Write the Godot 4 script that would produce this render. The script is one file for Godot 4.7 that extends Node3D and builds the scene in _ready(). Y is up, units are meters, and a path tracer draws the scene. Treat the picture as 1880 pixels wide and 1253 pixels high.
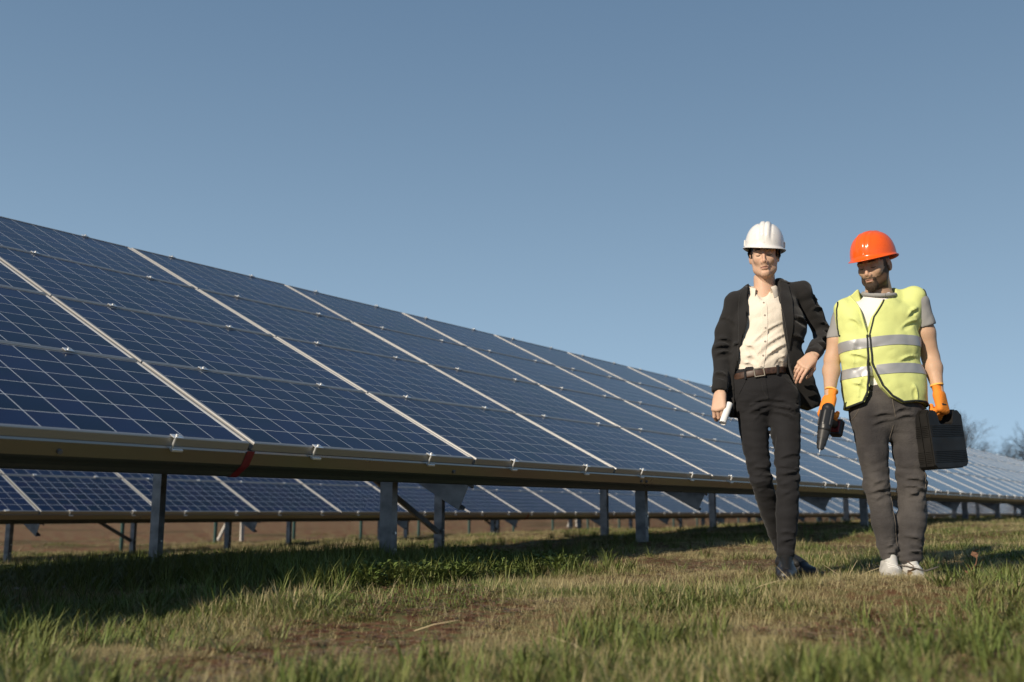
extends Node3D

# World axes: y up, the camera looks along -z. The module rows run along ROW_DIR; "reach" is the distance of a
# point from the camera across the rows, "along" its distance along them.
const ROW_DIR := Vector3(0.5736, 0.0, -0.8192)
const ACROSS := Vector3(-0.8192, 0.0, -0.5736)
const TILT := 0.4765

var rng := RandomNumberGenerator.new()
var ground_noise := FastNoiseLite.new()
var patch_noise := FastNoiseLite.new()
var M := {}


func _ready() -> void:
	rng.seed = 7
	# ---- camera
	var cam := Camera3D.new()
	cam.name = "camera"
	cam.position = Vector3(0, 0.40, 0)
	cam.rotation_degrees = Vector3(9.76, 0, 0)
	var lens := CameraAttributesPhysical.new()
	lens.frustum_focal_length = 35.86
	lens.frustum_focus_distance = 5.5
	lens.frustum_near = 0.05
	lens.frustum_far = 3000.0
	lens.exposure_aperture = 2.2
	cam.attributes = lens
	add_child(cam)
	cam.current = true
	# ---- sky
	var sky_mat := ProceduralSkyMaterial.new()
	sky_mat.sky_top_color = Color(0.083, 0.153, 0.266).linear_to_srgb()
	sky_mat.sky_horizon_color = Color(0.42, 0.608, 0.783).linear_to_srgb()
	sky_mat.sky_curve = 0.2
	sky_mat.ground_bottom_color = Color(0.07, 0.06, 0.045).linear_to_srgb()
	sky_mat.ground_horizon_color = Color(0.16, 0.14, 0.11).linear_to_srgb()
	sky_mat.sun_angle_max = 0.1
	var env := Environment.new()
	env.background_mode = Environment.BG_SKY
	env.sky = Sky.new()
	env.sky.sky_material = sky_mat
	env.tonemap_mode = Environment.TONE_MAPPER_LINEAR
	env.tonemap_exposure = 1.06
	env.sdfgi_enabled = true
	env.ssao_enabled = true
	env.ssil_enabled = true
	var world := WorldEnvironment.new()
	world.name = "world_environment"
	world.environment = env
	add_child(world)
	# ---- sun, low, behind the camera's left shoulder
	var sun := DirectionalLight3D.new()
	sun.name = "sun"
	sun.light_energy = 1.6
	sun.light_angular_distance = 0.5
	sun.light_color = Color(1.0, 0.945, 0.86)
	sun.shadow_enabled = true
	sun.rotation_degrees = Vector3(-26, -41, 0)
	sun.sky_mode = DirectionalLight3D.SKY_MODE_LIGHT_ONLY
	add_child(sun)
	# ---- the place
	ground_noise.seed = 11
	ground_noise.frequency = 0.35
	ground_noise.fractal_octaves = 3
	patch_noise.seed = 23
	patch_noise.frequency = 0.9
	patch_noise.fractal_octaves = 3
	make_materials()
	build_ground()
	build_arrays()
	build_fence()
	build_trees()
	build_people()
	build_grass()


# ---------------------------------------------------------------- helpers
func place(reach: float, along: float, y := 0.0) -> Vector3:
	return ACROSS * reach + ROW_DIR * along + Vector3(0, y, 0)


func tag(o: Node, label: String, category := "", group := "", kind := "") -> Node:
	if label: o.set_meta("label", label)
	if category: o.set_meta("category", category)
	if group: o.set_meta("group", group)
	if kind: o.set_meta("kind", kind)
	return o


func base(called: String, at := Vector3.ZERO, b := Basis.IDENTITY) -> Node3D:
	var o := Node3D.new()
	o.name = called
	add_child(o, true)
	o.transform = Transform3D(b, at)
	return o


func part(called: String, mesh: Mesh, material: Material, parent: Node, xf := Transform3D.IDENTITY) -> MeshInstance3D:
	var o := MeshInstance3D.new()
	o.name = called
	o.mesh = mesh
	if material: o.material_override = material
	o.transform = xf
	parent.add_child(o, true)
	return o


func lin(r: float, g: float, b: float) -> Color:
	return Color(r, g, b).linear_to_srgb()


func flat(r: float, g: float, b: float, rough := 0.8, metal := 0.0, spec := 0.5) -> StandardMaterial3D:
	var m := StandardMaterial3D.new()
	m.albedo_color = lin(r, g, b)
	m.roughness = rough
	m.metallic = metal
	m.metallic_specular = spec
	return m


func noise_tex(freq: float, ramp: Array, size := 512, seed_ := 1, oct := 4, kind := FastNoiseLite.TYPE_SIMPLEX_SMOOTH) -> NoiseTexture2D:
	var n := FastNoiseLite.new()
	n.noise_type = kind
	n.seed = seed_
	n.frequency = freq
	n.fractal_octaves = oct
	var t := NoiseTexture2D.new()
	t.width = size
	t.height = size
	t.seamless = true
	t.noise = n
	if ramp:
		var g := Gradient.new()
		var offs := PackedFloat32Array()
		var cols := PackedColorArray()
		for r in ramp:
			offs.append(r[0])
			cols.append(r[1])
		g.offsets = offs
		g.colors = cols
		t.color_ramp = g
	return t


func world_tri(m: StandardMaterial3D, scale: float, in_world := true) -> StandardMaterial3D:
	m.uv1_triplanar = true
	m.uv1_world_triplanar = in_world
	m.uv1_scale = Vector3.ONE * scale
	return m


# A growing mesh with its own normals.
class MB:
	var v := PackedVector3Array()
	var n := PackedVector3Array()
	var uv := PackedVector2Array()
	var c := PackedColorArray()
	var i := PackedInt32Array()

	func vert(p: Vector3, nn := Vector3.ZERO, t := Vector2.ZERO) -> int:
		v.append(p)
		n.append(nn)
		uv.append(t)
		return v.size() - 1

	func quad(a: Vector3, b: Vector3, cc: Vector3, d: Vector3) -> void:
		var nn := (b - a).cross(cc - a).normalized()
		var s := v.size()
		vert(a, nn, Vector2(0, 0))
		vert(b, nn, Vector2(1, 0))
		vert(cc, nn, Vector2(1, 1))
		vert(d, nn, Vector2(0, 1))
		i.append_array([s, s + 2, s + 1, s, s + 3, s + 2])

	func box(at: Vector3, size: Vector3, b := Basis.IDENTITY) -> void:
		var x := b.x * size.x * 0.5
		var y := b.y * size.y * 0.5
		var z := b.z * size.z * 0.5
		quad(at - x - y + z, at + x - y + z, at + x + y + z, at - x + y + z)
		quad(at + x - y - z, at - x - y - z, at - x + y - z, at + x + y - z)
		quad(at + x - y + z, at + x - y - z, at + x + y - z, at + x + y + z)
		quad(at - x - y - z, at - x - y + z, at - x + y + z, at - x + y - z)
		quad(at - x + y + z, at + x + y + z, at + x + y - z, at - x + y - z)
		quad(at - x - y - z, at + x - y - z, at + x - y + z, at - x - y + z)

	# box with chamfered edges: 26 faces
	func bevel_box(at: Vector3, size: Vector3, r: float, b := Basis.IDENTITY) -> void:
		var h := size * 0.5
		var ax: Array[Vector3] = [b.x, b.y, b.z]
		var inner := Vector3(h.x - r, h.y - r, h.z - r)
		for k in 3:
			var k1 := (k + 1) % 3
			var k2 := (k + 2) % 3
			for s: float in [-1.0, 1.0]:
				var ctr: Vector3 = at + ax[k] * h[k] * s
				var p := ax[k1] * inner[k1] * s
				var q := ax[k2] * inner[k2]
				quad(ctr - p - q, ctr + p - q, ctr + p + q, ctr - p + q)
		for k in 3:   # edges along axis k
			var k1 := (k + 1) % 3
			var k2 := (k + 2) % 3
			for s1 in [-1.0, 1.0]:
				for s2 in [-1.0, 1.0]:
					var e: Vector3 = ax[k] * inner[k]
					var p1: Vector3 = at + ax[k1] * h[k1] * s1 + ax[k2] * inner[k2] * s2
					var p2: Vector3 = at + ax[k1] * inner[k1] * s1 + ax[k2] * h[k2] * s2
					if s1 * s2 > 0: quad(p1 - e, p2 - e, p2 + e, p1 + e)
					else: quad(p2 - e, p1 - e, p1 + e, p2 + e)
		for sx in [-1.0, 1.0]:
			for sy in [-1.0, 1.0]:
				for sz in [-1.0, 1.0]:
					var a: Vector3 = at + ax[0] * h.x * sx + ax[1] * inner.y * sy + ax[2] * inner.z * sz
					var c1: Vector3 = at + ax[0] * inner.x * sx + ax[1] * h.y * sy + ax[2] * inner.z * sz
					var d: Vector3 = at + ax[0] * inner.x * sx + ax[1] * inner.y * sy + ax[2] * h.z * sz
					var nn: Vector3 = (ax[0] * sx + ax[1] * sy + ax[2] * sz).normalized()
					var s := v.size()
					vert(a, nn)
					vert(c1, nn)
					vert(d, nn)
					if sx * sy * sz > 0: i.append_array([s, s + 2, s + 1])
					else: i.append_array([s, s + 1, s + 2])

	# smooth tube through points with a radius at each
	func tube(pts: PackedVector3Array, rad: PackedFloat32Array, sides := 8, cap := true, squash := 1.0, side_axis := Vector3.ZERO) -> void:
		var s := v.size()
		var m := pts.size()
		var ref := side_axis
		for k in m:
			var t := (pts[mini(k + 1, m - 1)] - pts[maxi(k - 1, 0)]).normalized()
			if k == 0 and ref == Vector3.ZERO:
				ref = t.cross(Vector3.UP if absf(t.y) < 0.9 else Vector3.RIGHT).normalized()
			var x := (ref - t * ref.dot(t)).normalized()
			if side_axis == Vector3.ZERO: ref = x
			var y := t.cross(x)
			for j in sides:
				var a := TAU * j / sides
				var dirv := x * cos(a) + y * sin(a) * squash
				vert(pts[k] + dirv * rad[k], (x * cos(a) * squash + y * sin(a)).normalized(), Vector2(float(j) / sides, float(k)))
		for k in m - 1:
			for j in sides:
				var a := s + k * sides + j
				var b := s + k * sides + (j + 1) % sides
				i.append_array([a, b, a + sides, b, b + sides, a + sides])
		if cap:
			for e in [0, m - 1]:
				var t := (pts[1] - pts[0]).normalized() * -1.0 if e == 0 else (pts[m - 1] - pts[m - 2]).normalized()
				var cidx := vert(pts[e], t)
				var first := v.size()
				for j in sides:
					vert(v[s + e * sides + j], t)
				for j in sides:
					if e == 0: i.append_array([cidx, first + (j + 1) % sides, first + j])
					else: i.append_array([cidx, first + j, first + (j + 1) % sides])

	# grid of points, rows x cols, normals from the faces; wrap joins the last column to the first
	func grid(p: PackedVector3Array, rows: int, cols: int, wrap := false, flip := false) -> void:
		var s := v.size()
		for k in rows * cols:
			vert(p[k], Vector3.ZERO, Vector2(float(k % cols) / (cols - 1), float(k / cols) / (rows - 1)))
		var last := cols if wrap else cols - 1
		for r in rows - 1:
			for q in last:
				var a := s + r * cols + q
				var b := s + r * cols + (q + 1) % cols
				var d := a + cols
				var e := b + cols
				if flip: tri_add(a, d, b); tri_add(b, d, e)
				else: tri_add(a, b, d); tri_add(b, e, d)
		for k in range(s, v.size()):
			n[k] = n[k].normalized()

	func tri_add(a: int, b: int, cc: int) -> void:
		var nn := (v[cc] - v[a]).cross(v[b] - v[a])
		n[a] += nn
		n[b] += nn
		n[cc] += nn
		i.append_array([a, b, cc])

	# extrude a closed outline (counter-clockwise seen from +axis) between two frames
	func extrude(outline: PackedVector2Array, xf: Transform3D, length: float, caps := true) -> void:
		var m := outline.size()
		for k in m:
			var a := outline[k]
			var b := outline[(k + 1) % m]
			quad(xf * Vector3(a.x, a.y, 0), xf * Vector3(b.x, b.y, 0), xf * Vector3(b.x, b.y, length), xf * Vector3(a.x, a.y, length))
		if caps:
			var tris := Geometry2D.triangulate_polygon(outline)
			for e in 2:
				var s := v.size()
				var nn := xf.basis.z.normalized() * (1.0 if e else -1.0)
				for q in outline:
					vert(xf * Vector3(q.x, q.y, length * e), nn)
				for k in range(0, tris.size(), 3):
					i.append_array([s + tris[k], s + tris[k + 1], s + tris[k + 2]])

	# turn every triangle to the side its normals point to
	func face_out() -> void:
		for k in range(0, i.size(), 3):
			var a := v[i[k]]
			var g := (v[i[k + 2]] - a).cross(v[i[k + 1]] - a)
			if g.dot(n[i[k]] + n[i[k + 1]] + n[i[k + 2]]) < 0.0:
				var t := i[k + 1]
				i[k + 1] = i[k + 2]
				i[k + 2] = t

	func mesh() -> ArrayMesh:
		if i.size() < 60000: face_out()
		var a := []
		a.resize(Mesh.ARRAY_MAX)
		a[Mesh.ARRAY_VERTEX] = v
		a[Mesh.ARRAY_NORMAL] = n
		a[Mesh.ARRAY_TEX_UV] = uv
		if c.size() == v.size(): a[Mesh.ARRAY_COLOR] = c
		a[Mesh.ARRAY_INDEX] = i
		var am := ArrayMesh.new()
		am.add_surface_from_arrays(Mesh.PRIMITIVE_TRIANGLES, a)
		return am


func make_materials() -> void:
	M.alu = flat(0.42, 0.41, 0.395, 0.5, 0.8)
	M.clamp = flat(0.75, 0.75, 0.74, 0.3, 0.6)
	M.backsheet = flat(0.55, 0.57, 0.60, 0.16, 0.0, 0.24)
	M.cell = flat(1, 1, 1, 0.16, 0.0, 0.24)
	M.cell.vertex_color_use_as_albedo = true
	M.steel = flat(0.34, 0.345, 0.36, 0.5, 0.55)
	M.steel.albedo_texture = noise_tex(0.02, [[0.0, Color(0.5, 0.5, 0.53)], [0.5, Color(0.82, 0.82, 0.82)], [1.0, Color(1, 1, 1)]], 256, 5, 5, FastNoiseLite.TYPE_CELLULAR)
	world_tri(M.steel, 1.6)
	M.purlin = flat(0.26, 0.245, 0.225, 0.34, 0.85)
	M.purlin.roughness_texture = noise_tex(0.01, [[0.0, Color(0.75, 0.75, 0.75)], [1.0, Color(1, 1, 1)]], 256, 9)
	world_tri(M.purlin, 0.7)
	M.tape = flat(0.19, 0.016, 0.022, 0.5)
	M.fence_green = flat(0.03, 0.085, 0.075, 0.5)
	M.wire = flat(0.16, 0.17, 0.15, 0.5, 0.3)
	M.concrete = flat(0.50, 0.47, 0.42, 0.9)
	M.bark = flat(0.13, 0.11, 0.09, 0.95)
	M.pale_bark = flat(0.42, 0.385, 0.36, 0.95)
	M.soil = flat(1, 1, 1, 0.95, 0.0, 0.2)
	M.soil.albedo_texture = noise_tex(0.012, [[0.0, lin(0.075, 0.035, 0.02)], [0.40, lin(0.135, 0.068, 0.036)], [0.52, lin(0.15, 0.115, 0.055)], [0.72, lin(0.10, 0.10, 0.036)], [1.0, lin(0.20, 0.16, 0.08)]], 1024, 3, 6)
	world_tri(M.soil, 0.9)
	M.field = flat(1, 1, 1, 0.95, 0.0, 0.2)
	M.field.albedo_texture = noise_tex(0.02, [[0.0, lin(0.11, 0.055, 0.03)], [0.45, lin(0.20, 0.105, 0.058)], [0.58, lin(0.21, 0.12, 0.065)], [0.75, lin(0.23, 0.18, 0.09)], [1.0, lin(0.14, 0.135, 0.05)]], 512, 4, 5)
	world_tri(M.field, 0.22)
	for k in [["grass", 0.55], ["straw", 0.6], ["leaf", 0.5]]:
		var m := flat(1, 1, 1, k[1], 0.0, 0.35)
		m.vertex_color_use_as_albedo = true
		m.backlight_enabled = true
		m.backlight = Color(0.45, 0.45, 0.45)
		m.cull_mode = BaseMaterial3D.CULL_DISABLED
		M[k[0]] = m


# ---------------------------------------------------------------- ground
func ground_height(x: float, z: float) -> float:
	var reach := -0.8192 * x - 0.5736 * z
	var along := 0.5736 * x - 0.8192 * z
	var h := 0.060
	var a := along - 4.8
	h += 0.02 * clampf(a, -6.0, 10.0) + 0.006 * clampf(a - 10.0, 0.0, 30.0)
	h -= 0.038 * clampf(reach - 4.8, 0.0, 14.0)
	var far := clampf(Vector2(x, z).length() / 60.0, 0.0, 1.0)
	h += ground_noise.get_noise_2d(x, z) * 0.05 * (1.0 + far * 4.0)
	# the hump at the right, in front of the shoes
	h += 0.10 * exp(-pow((x - 1.75) / 0.75, 2.0) - pow((z + 4.3) / 0.55, 2.0))
	return h


func build_ground() -> void:
	var mb := MB.new()
	var rows := 130
	var cols := 200
	var pts := PackedVector3Array()
	for r in rows:
		var rad := 0.25 * pow(1200.0 / 0.25, float(r) / (rows - 1))
		for q in cols:
			var a := TAU * q / cols
			var x := sin(a) * rad
			var z := -cos(a) * rad
			pts.append(Vector3(x, ground_height(x, z) if rad < 200.0 else ground_height(x / rad * 200.0, z / rad * 200.0), z))
	mb.grid(pts, rows, cols, true, true)
	# close the middle
	var c := mb.vert(Vector3(0, ground_height(0, 0), 0), Vector3.UP)
	for q in cols:
		mb.i.append_array([c, q, (q + 1) % cols])
	tag(part("ground", mb.mesh(), M.soil, self), "grassy ground of the solar field with bare reddish soil", "", "", "structure")
	# ploughed land beyond the fence
	var fb := MB.new()
	pts = PackedVector3Array()
	for r in 40:
		var reach := 19.6 + 1.5 * pow(300.0, r / 39.0) - 1.5
		for q in 90:
			var along := -120.0 + 560.0 * q / 89.0
			var p := place(reach, along)
			var rad := Vector2(p.x, p.z).length()
			var k := minf(1.0, 200.0 / rad)
			pts.append(Vector3(p.x, ground_height(p.x * k, p.z * k) + 0.02 + minf(0.06, 0.002 * (reach - 19.6)), p.z))
	fb.grid(pts, 40, 90, false, true)
	tag(part("field", fb.mesh(), M.field, self), "bare rust brown ploughed field beyond the wire fence", "", "", "structure")


# ---------------------------------------------------------------- module rows
const MOD_W := 1.644
const MOD_H := 0.978
const PITCH_W := 1.67
const PITCH_H := 0.99

var frame_mesh: ArrayMesh
var sheet_mesh: ArrayMesh
var cell_mesh: Array[ArrayMesh] = []
var field_meshes: Array[ArrayMesh] = []
var clamp_mesh: ArrayMesh
var post_mesh: ArrayMesh


func module_meshes() -> void:
	# frame: outer bevel, lip, inner wall; x width, y normal, z downhill, top of the lip at y = 0
	var mb := MB.new()
	var w := MOD_W / 2
	var h := MOD_H / 2
	# each side is a swept profile: [inset, y]
	var prof := [[0.013, -0.008], [0.013, 0.0], [0.006, 0.0], [0.0025, -0.0018], [0.0005, -0.005], [0.0, -0.008], [0.0, -0.04], [0.025, -0.04]]
	var corners := [Vector2(-1, 1), Vector2(1, 1), Vector2(1, -1), Vector2(-1, -1)]
	for k in 4:
		var c0: Vector2 = corners[k]
		var c1: Vector2 = corners[(k + 1) % 4]
		for j in prof.size() - 1:
			var a: Array = prof[j]
			var b: Array = prof[j + 1]
			mb.quad(Vector3(c0.x * (w - a[0]), a[1], c0.y * (h - a[0])), Vector3(c0.x * (w - b[0]), b[1], c0.y * (h - b[0])), Vector3(c1.x * (w - b[0]), b[1], c1.y * (h - b[0])), Vector3(c1.x * (w - a[0]), a[1], c1.y * (h - a[0])))
	frame_mesh = mb.mesh()
	mb = MB.new()
	mb.box(Vector3(0, -0.0075, 0), Vector3(MOD_W - 0.022, 0.005, MOD_H - 0.022))
	sheet_mesh = mb.mesh()
	# cells, in a few tones of polycrystalline blue
	var cw := (MOD_W - 0.044) / 10.0
	var ch := (MOD_H - 0.034) / 6.0
	for t in 4:
		var one := MB.new()
		one.box(Vector3(0, -0.0049, 0), Vector3(cw - 0.0048, 0.0005, ch - 0.0048))
		for k in one.v.size(): one.c.append(cell_tone())
		cell_mesh.append(one.mesh())
	for t in 5:
		var all := MB.new()
		var mood := 0.84 + 0.08 * t
		for a in 10:
			for b in 6:
				var col := cell_tone() * mood
				var at := Vector3((a - 4.5) * cw, 0, (b - 2.5) * ch)
				var x := (cw - 0.0048) / 2
				var z := (ch - 0.0048) / 2
				all.quad(at + Vector3(-x, -0.00465, z), at + Vector3(x, -0.00465, z), at + Vector3(x, -0.00465, -z), at + Vector3(-x, -0.00465, -z))
				for k in 4: all.c.append(col)
		field_meshes.append(all.mesh())
	# clamp: a plate bridging two frames with a bolt head
	mb = MB.new()
	mb.bevel_box(Vector3(0, 0.004, 0), Vector3(0.05, 0.005, 0.036), 0.0018)
	mb.tube(PackedVector3Array([Vector3(0, 0.006, 0), Vector3(0, 0.014, 0)]), PackedFloat32Array([0.007, 0.007]), 6)
	clamp_mesh = mb.mesh()


func cell_tone() -> Color:
	var k := rng.randf_range(0.8, 1.2)
	return Color(0.0085 * k, 0.0155 * k, 0.046 * k * rng.randf_range(0.92, 1.08))


func c_section(w: float, d: float, t: float, lip: float) -> PackedVector2Array:
	# web at x = 0, opening towards +x
	return PackedVector2Array([Vector2(0, -d / 2), Vector2(w, -d / 2), Vector2(w, -d / 2 + lip), Vector2(w - t, -d / 2 + lip), Vector2(w - t, -d / 2 + t), Vector2(t, -d / 2 + t), Vector2(t, d / 2 - t), Vector2(w - t, d / 2 - t), Vector2(w - t, d / 2 - lip), Vector2(w, d / 2 - lip), Vector2(w, d / 2), Vector2(0, d / 2)])


func build_arrays() -> void:
	module_meshes()
	var up_slope := Vector3(0, sin(TILT), -cos(TILT))
	var nrm := Vector3(0, cos(TILT), sin(TILT))
	var panel_basis := Basis(Vector3(1, 0, 0), nrm, -up_slope)
	for row in 2:
		var reach := [3.60, 11.56][row] as float
		var edge_y := [0.715, 0.445][row] as float
		var cols := [39, 50][row] as int
		var start := [3.105 - 4 * PITCH_W, 10.14 - 4 * PITCH_W][row] as float
		var rise := [0.0035, 0.002][row] as float
		var root := base("solar_array", place(reach, 0.0, edge_y), Basis(ROW_DIR + Vector3(0, rise, 0), Vector3.UP, -ACROSS))
		if row == 0: tag(root, "front row of dark blue solar panels rising at the left, on steel posts", "solar array", "rows of solar panels")
		else: tag(root, "second, farther row of solar panels seen below the front row's beam", "solar array", "rows of solar panels")
		# modules
		for i in cols:
			for j in 4:
				var at := Vector3(start + (i + 0.5) * PITCH_W, 0, 0) + up_slope * ((j + 0.5) * PITCH_H) + nrm * rng.randf_range(-0.0015, 0.0015)
				var xf := Transform3D(panel_basis, at)
				var p := part("solar_panel", frame_mesh, M.alu, root, xf)
				part("backsheet", sheet_mesh, M.backsheet, p)
				var near: bool = row == 0 and [[3, 0], [3, 1], [4, 0], [4, 1], [4, 2]].has([i, j])
				if near:
					var cw := (MOD_W - 0.044) / 10.0
					var ch := (MOD_H - 0.034) / 6.0
					for a in 10:
						for b in 6:
							part("solar_cell", cell_mesh[rng.randi() % 4], M.cell, p, Transform3D(Basis.IDENTITY, Vector3((a - 4.5) * cw, 0, (b - 2.5) * ch)))
				else:
					tag(part("solar_cells", field_meshes[rng.randi() % 5], M.cell, p), "", "", "", "stuff")
		# clamps on every joint, the nearest ones single
		var far := MB.new()
		var made := 0
		for i in cols:
			for j in 5:
				for q in [0.24, 0.76]:
					var at := Vector3(start + (i + q) * PITCH_W + rng.randf_range(-0.01, 0.01), 0, 0) + up_slope * (j * PITCH_H + (0.004 if j == 0 else -0.004 if j == 4 else 0.0))
					if made < 250 and i >= (2 if row == 0 else 3) and (row == 0 or j < 3):
						part("clamp", clamp_mesh, M.clamp, root, Transform3D(panel_basis, at))
						made += 1
					else:
						var b := Basis(Vector3(1, 0, 0), nrm, -up_slope)
						far.box(at + nrm * 0.006, Vector3(0.05, 0.010, 0.036), b)
		tag(part("clamps", far.mesh(), M.clamp, root), "", "", "", "stuff")
		# end clips hanging on the front beam
		for i in range(2, 24):
			for q in [0.24, 0.76]:
				var mb := MB.new()
				var at := Vector3(start + (i + q) * PITCH_W, 0, 0) - up_slope * 0.012 - nrm * 0.05
				mb.bevel_box(at, Vector3(0.055, 0.012, 0.024), 0.002, panel_basis)
				mb.bevel_box(at + nrm * 0.028 + Vector3(-0.024, 0, 0), Vector3(0.008, 0.06, 0.01), 0.002, panel_basis)
				part("beam_clip", mb.mesh(), M.clamp, root)
		# purlins: one under each joint line
		var length := cols * PITCH_W
		for j in 5:
			var s := j * PITCH_H + (0.035 if j == 0 else -0.035 if j == 4 else 0.0)
			var mb := MB.new()
			var out := [[0.035, 0.0], [-0.028, 0.0], [-0.034, -0.008], [-0.034, -0.066], [-0.030, -0.078], [-0.022, -0.094], [-0.015, -0.112], [-0.011, -0.128], [-0.007, -0.138], [0.0, -0.142], [0.035, -0.142], [0.035, -0.125], [0.031, -0.125], [0.031, -0.138], [0.004, -0.138], [-0.006, -0.110], [-0.024, -0.078], [-0.030, -0.062], [-0.030, -0.006], [0.031, -0.006], [0.031, -0.02], [0.035, -0.02]]
			var pts := PackedVector3Array()
			var n := out.size()
			var o0 := up_slope * s - nrm * 0.043
			for e in 2:
				for k in n:
					pts.append(o0 + up_slope * out[k][0] + nrm * out[k][1] + Vector3(start - 0.05 + e * (length + 0.1), 0, 0))
			# long faces; smooth along the bent front only
			for k in n:
				var k2 := (k + 1) % n
				mb.quad(pts[k], pts[n + k], pts[n + k2], pts[k2])
			var o := part("purlin", mb.mesh(), M.purlin, root)
			if j == 0: o.set_meta("label", "brown tinted steel beam along the lower panel edge")
		# bolt heads where lengths of the front beam meet
		for bx: float in [2.2, 4.62, 6.9, 6.98, 9.3, 9.38, 12.6, 12.68, 16.0]:
			var hb := MB.new()
			var hp := up_slope * 0.0005 - nrm * 0.09 + Vector3(bx + (0.0 if row == 0 else 6.0), 0, 0)
			hb.tube(PackedVector3Array([hp, hp - up_slope * 0.008]), PackedFloat32Array([0.011, 0.010]), 8)
			part("bolt", hb.mesh(), M.steel, root)
		# red tape round the front beam
		if row == 0 or row == 1:
			var tx := 3.09 if row == 0 else 17.1
			var mb := MB.new()
			var w := 0.045
			var ring := [[-0.0365, 0.003], [-0.0365, -0.07], [-0.0245, -0.095], [-0.0145, -0.118], [-0.009, -0.138], [-0.002, -0.145], [0.03, -0.145]]
			var pts := PackedVector3Array()
			for e in 2:
				for k in ring.size():
					pts.append(up_slope * (0.035 + ring[k][0]) + nrm * (-0.043 + ring[k][1]) + Vector3(tx + e * w - 0.03 * k / 6.0, 0, 0))
			mb.grid(pts, 2, ring.size(), false, false)
			tag(part("warning_tape", mb.mesh(), M.tape, root), "strip of red tape wrapped round the lower beam")
		# posts, rafters, braces
		var ts: Array = []
		for k in range(-2, 26):
			ts.append((4.88 if row == 0 else 6.90) + k * 3.34)
		for t: float in ts:
			if t < start + 0.2 or t > start + length - 0.2: continue
			var rb := MB.new()
			var c := c_section(0.06, 0.16, 0.005, 0.02)
			# C lying along the slope: local x = row direction, local y = normal
			rb.extrude(c, Transform3D(Basis(Vector3(1, 0, 0), nrm, -up_slope), Vector3(t - 0.03, 0, 0) + up_slope * (PITCH_H * 4 - 0.1) - nrm * 0.268), PITCH_H * 4 - 0.13)
			part("rafter", rb.mesh(), M.steel, root)
			for q in 2:
				var zz := [-0.71, -3.01][q] as float
				var top := -zz * tan(TILT) - 0.36 / cos(TILT) + 0.13
				var wp := root.transform * Vector3(t, 0, zz)
				var bottom: float = ground_height(wp.x, wp.z) - 0.3 - edge_y - rise * t
				var pb := MB.new()
				# web faces -x (along the row), channel opens towards +x
				pb.extrude(c_section(0.05, 0.10, 0.006, 0.018), Transform3D(Basis(Vector3(1, 0, 0), Vector3(0, 0, 1), Vector3(0, -1, 0)), Vector3(t - 0.086, top, zz)), top - bottom)
				var post := part("post", pb.mesh(), M.steel, root)
				# bolts near the top and foot
				for by: float in [bottom + 0.52, bottom + 0.42]:
					var bb := MB.new()
					bb.tube(PackedVector3Array([Vector3(t - 0.06, by, zz + 0.05), Vector3(t - 0.06, by, zz + 0.061)]), PackedFloat32Array([0.008, 0.008]), 6)
					part("bolt", bb.mesh(), M.clamp, post)
				if q == 1 and t - 3.34 > start and roundi((t - 8.22) / 3.34 if row == 0 else (t - 10.24) / 3.34) % 3 == 0:
					var br := MB.new()
					var a := Vector3(t - 0.11, bottom + 0.50, zz + 0.02)
					var e := Vector3(t - 3.34 - 0.03, top - 0.05, zz + 0.02)
					br.bevel_box((a + e) / 2, Vector3(0.04, 0.05, a.distance_to(e)), 0.003, Basis.looking_at(e - a, Vector3.UP))
					part("brace", br.mesh(), M.steel, root)


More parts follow.
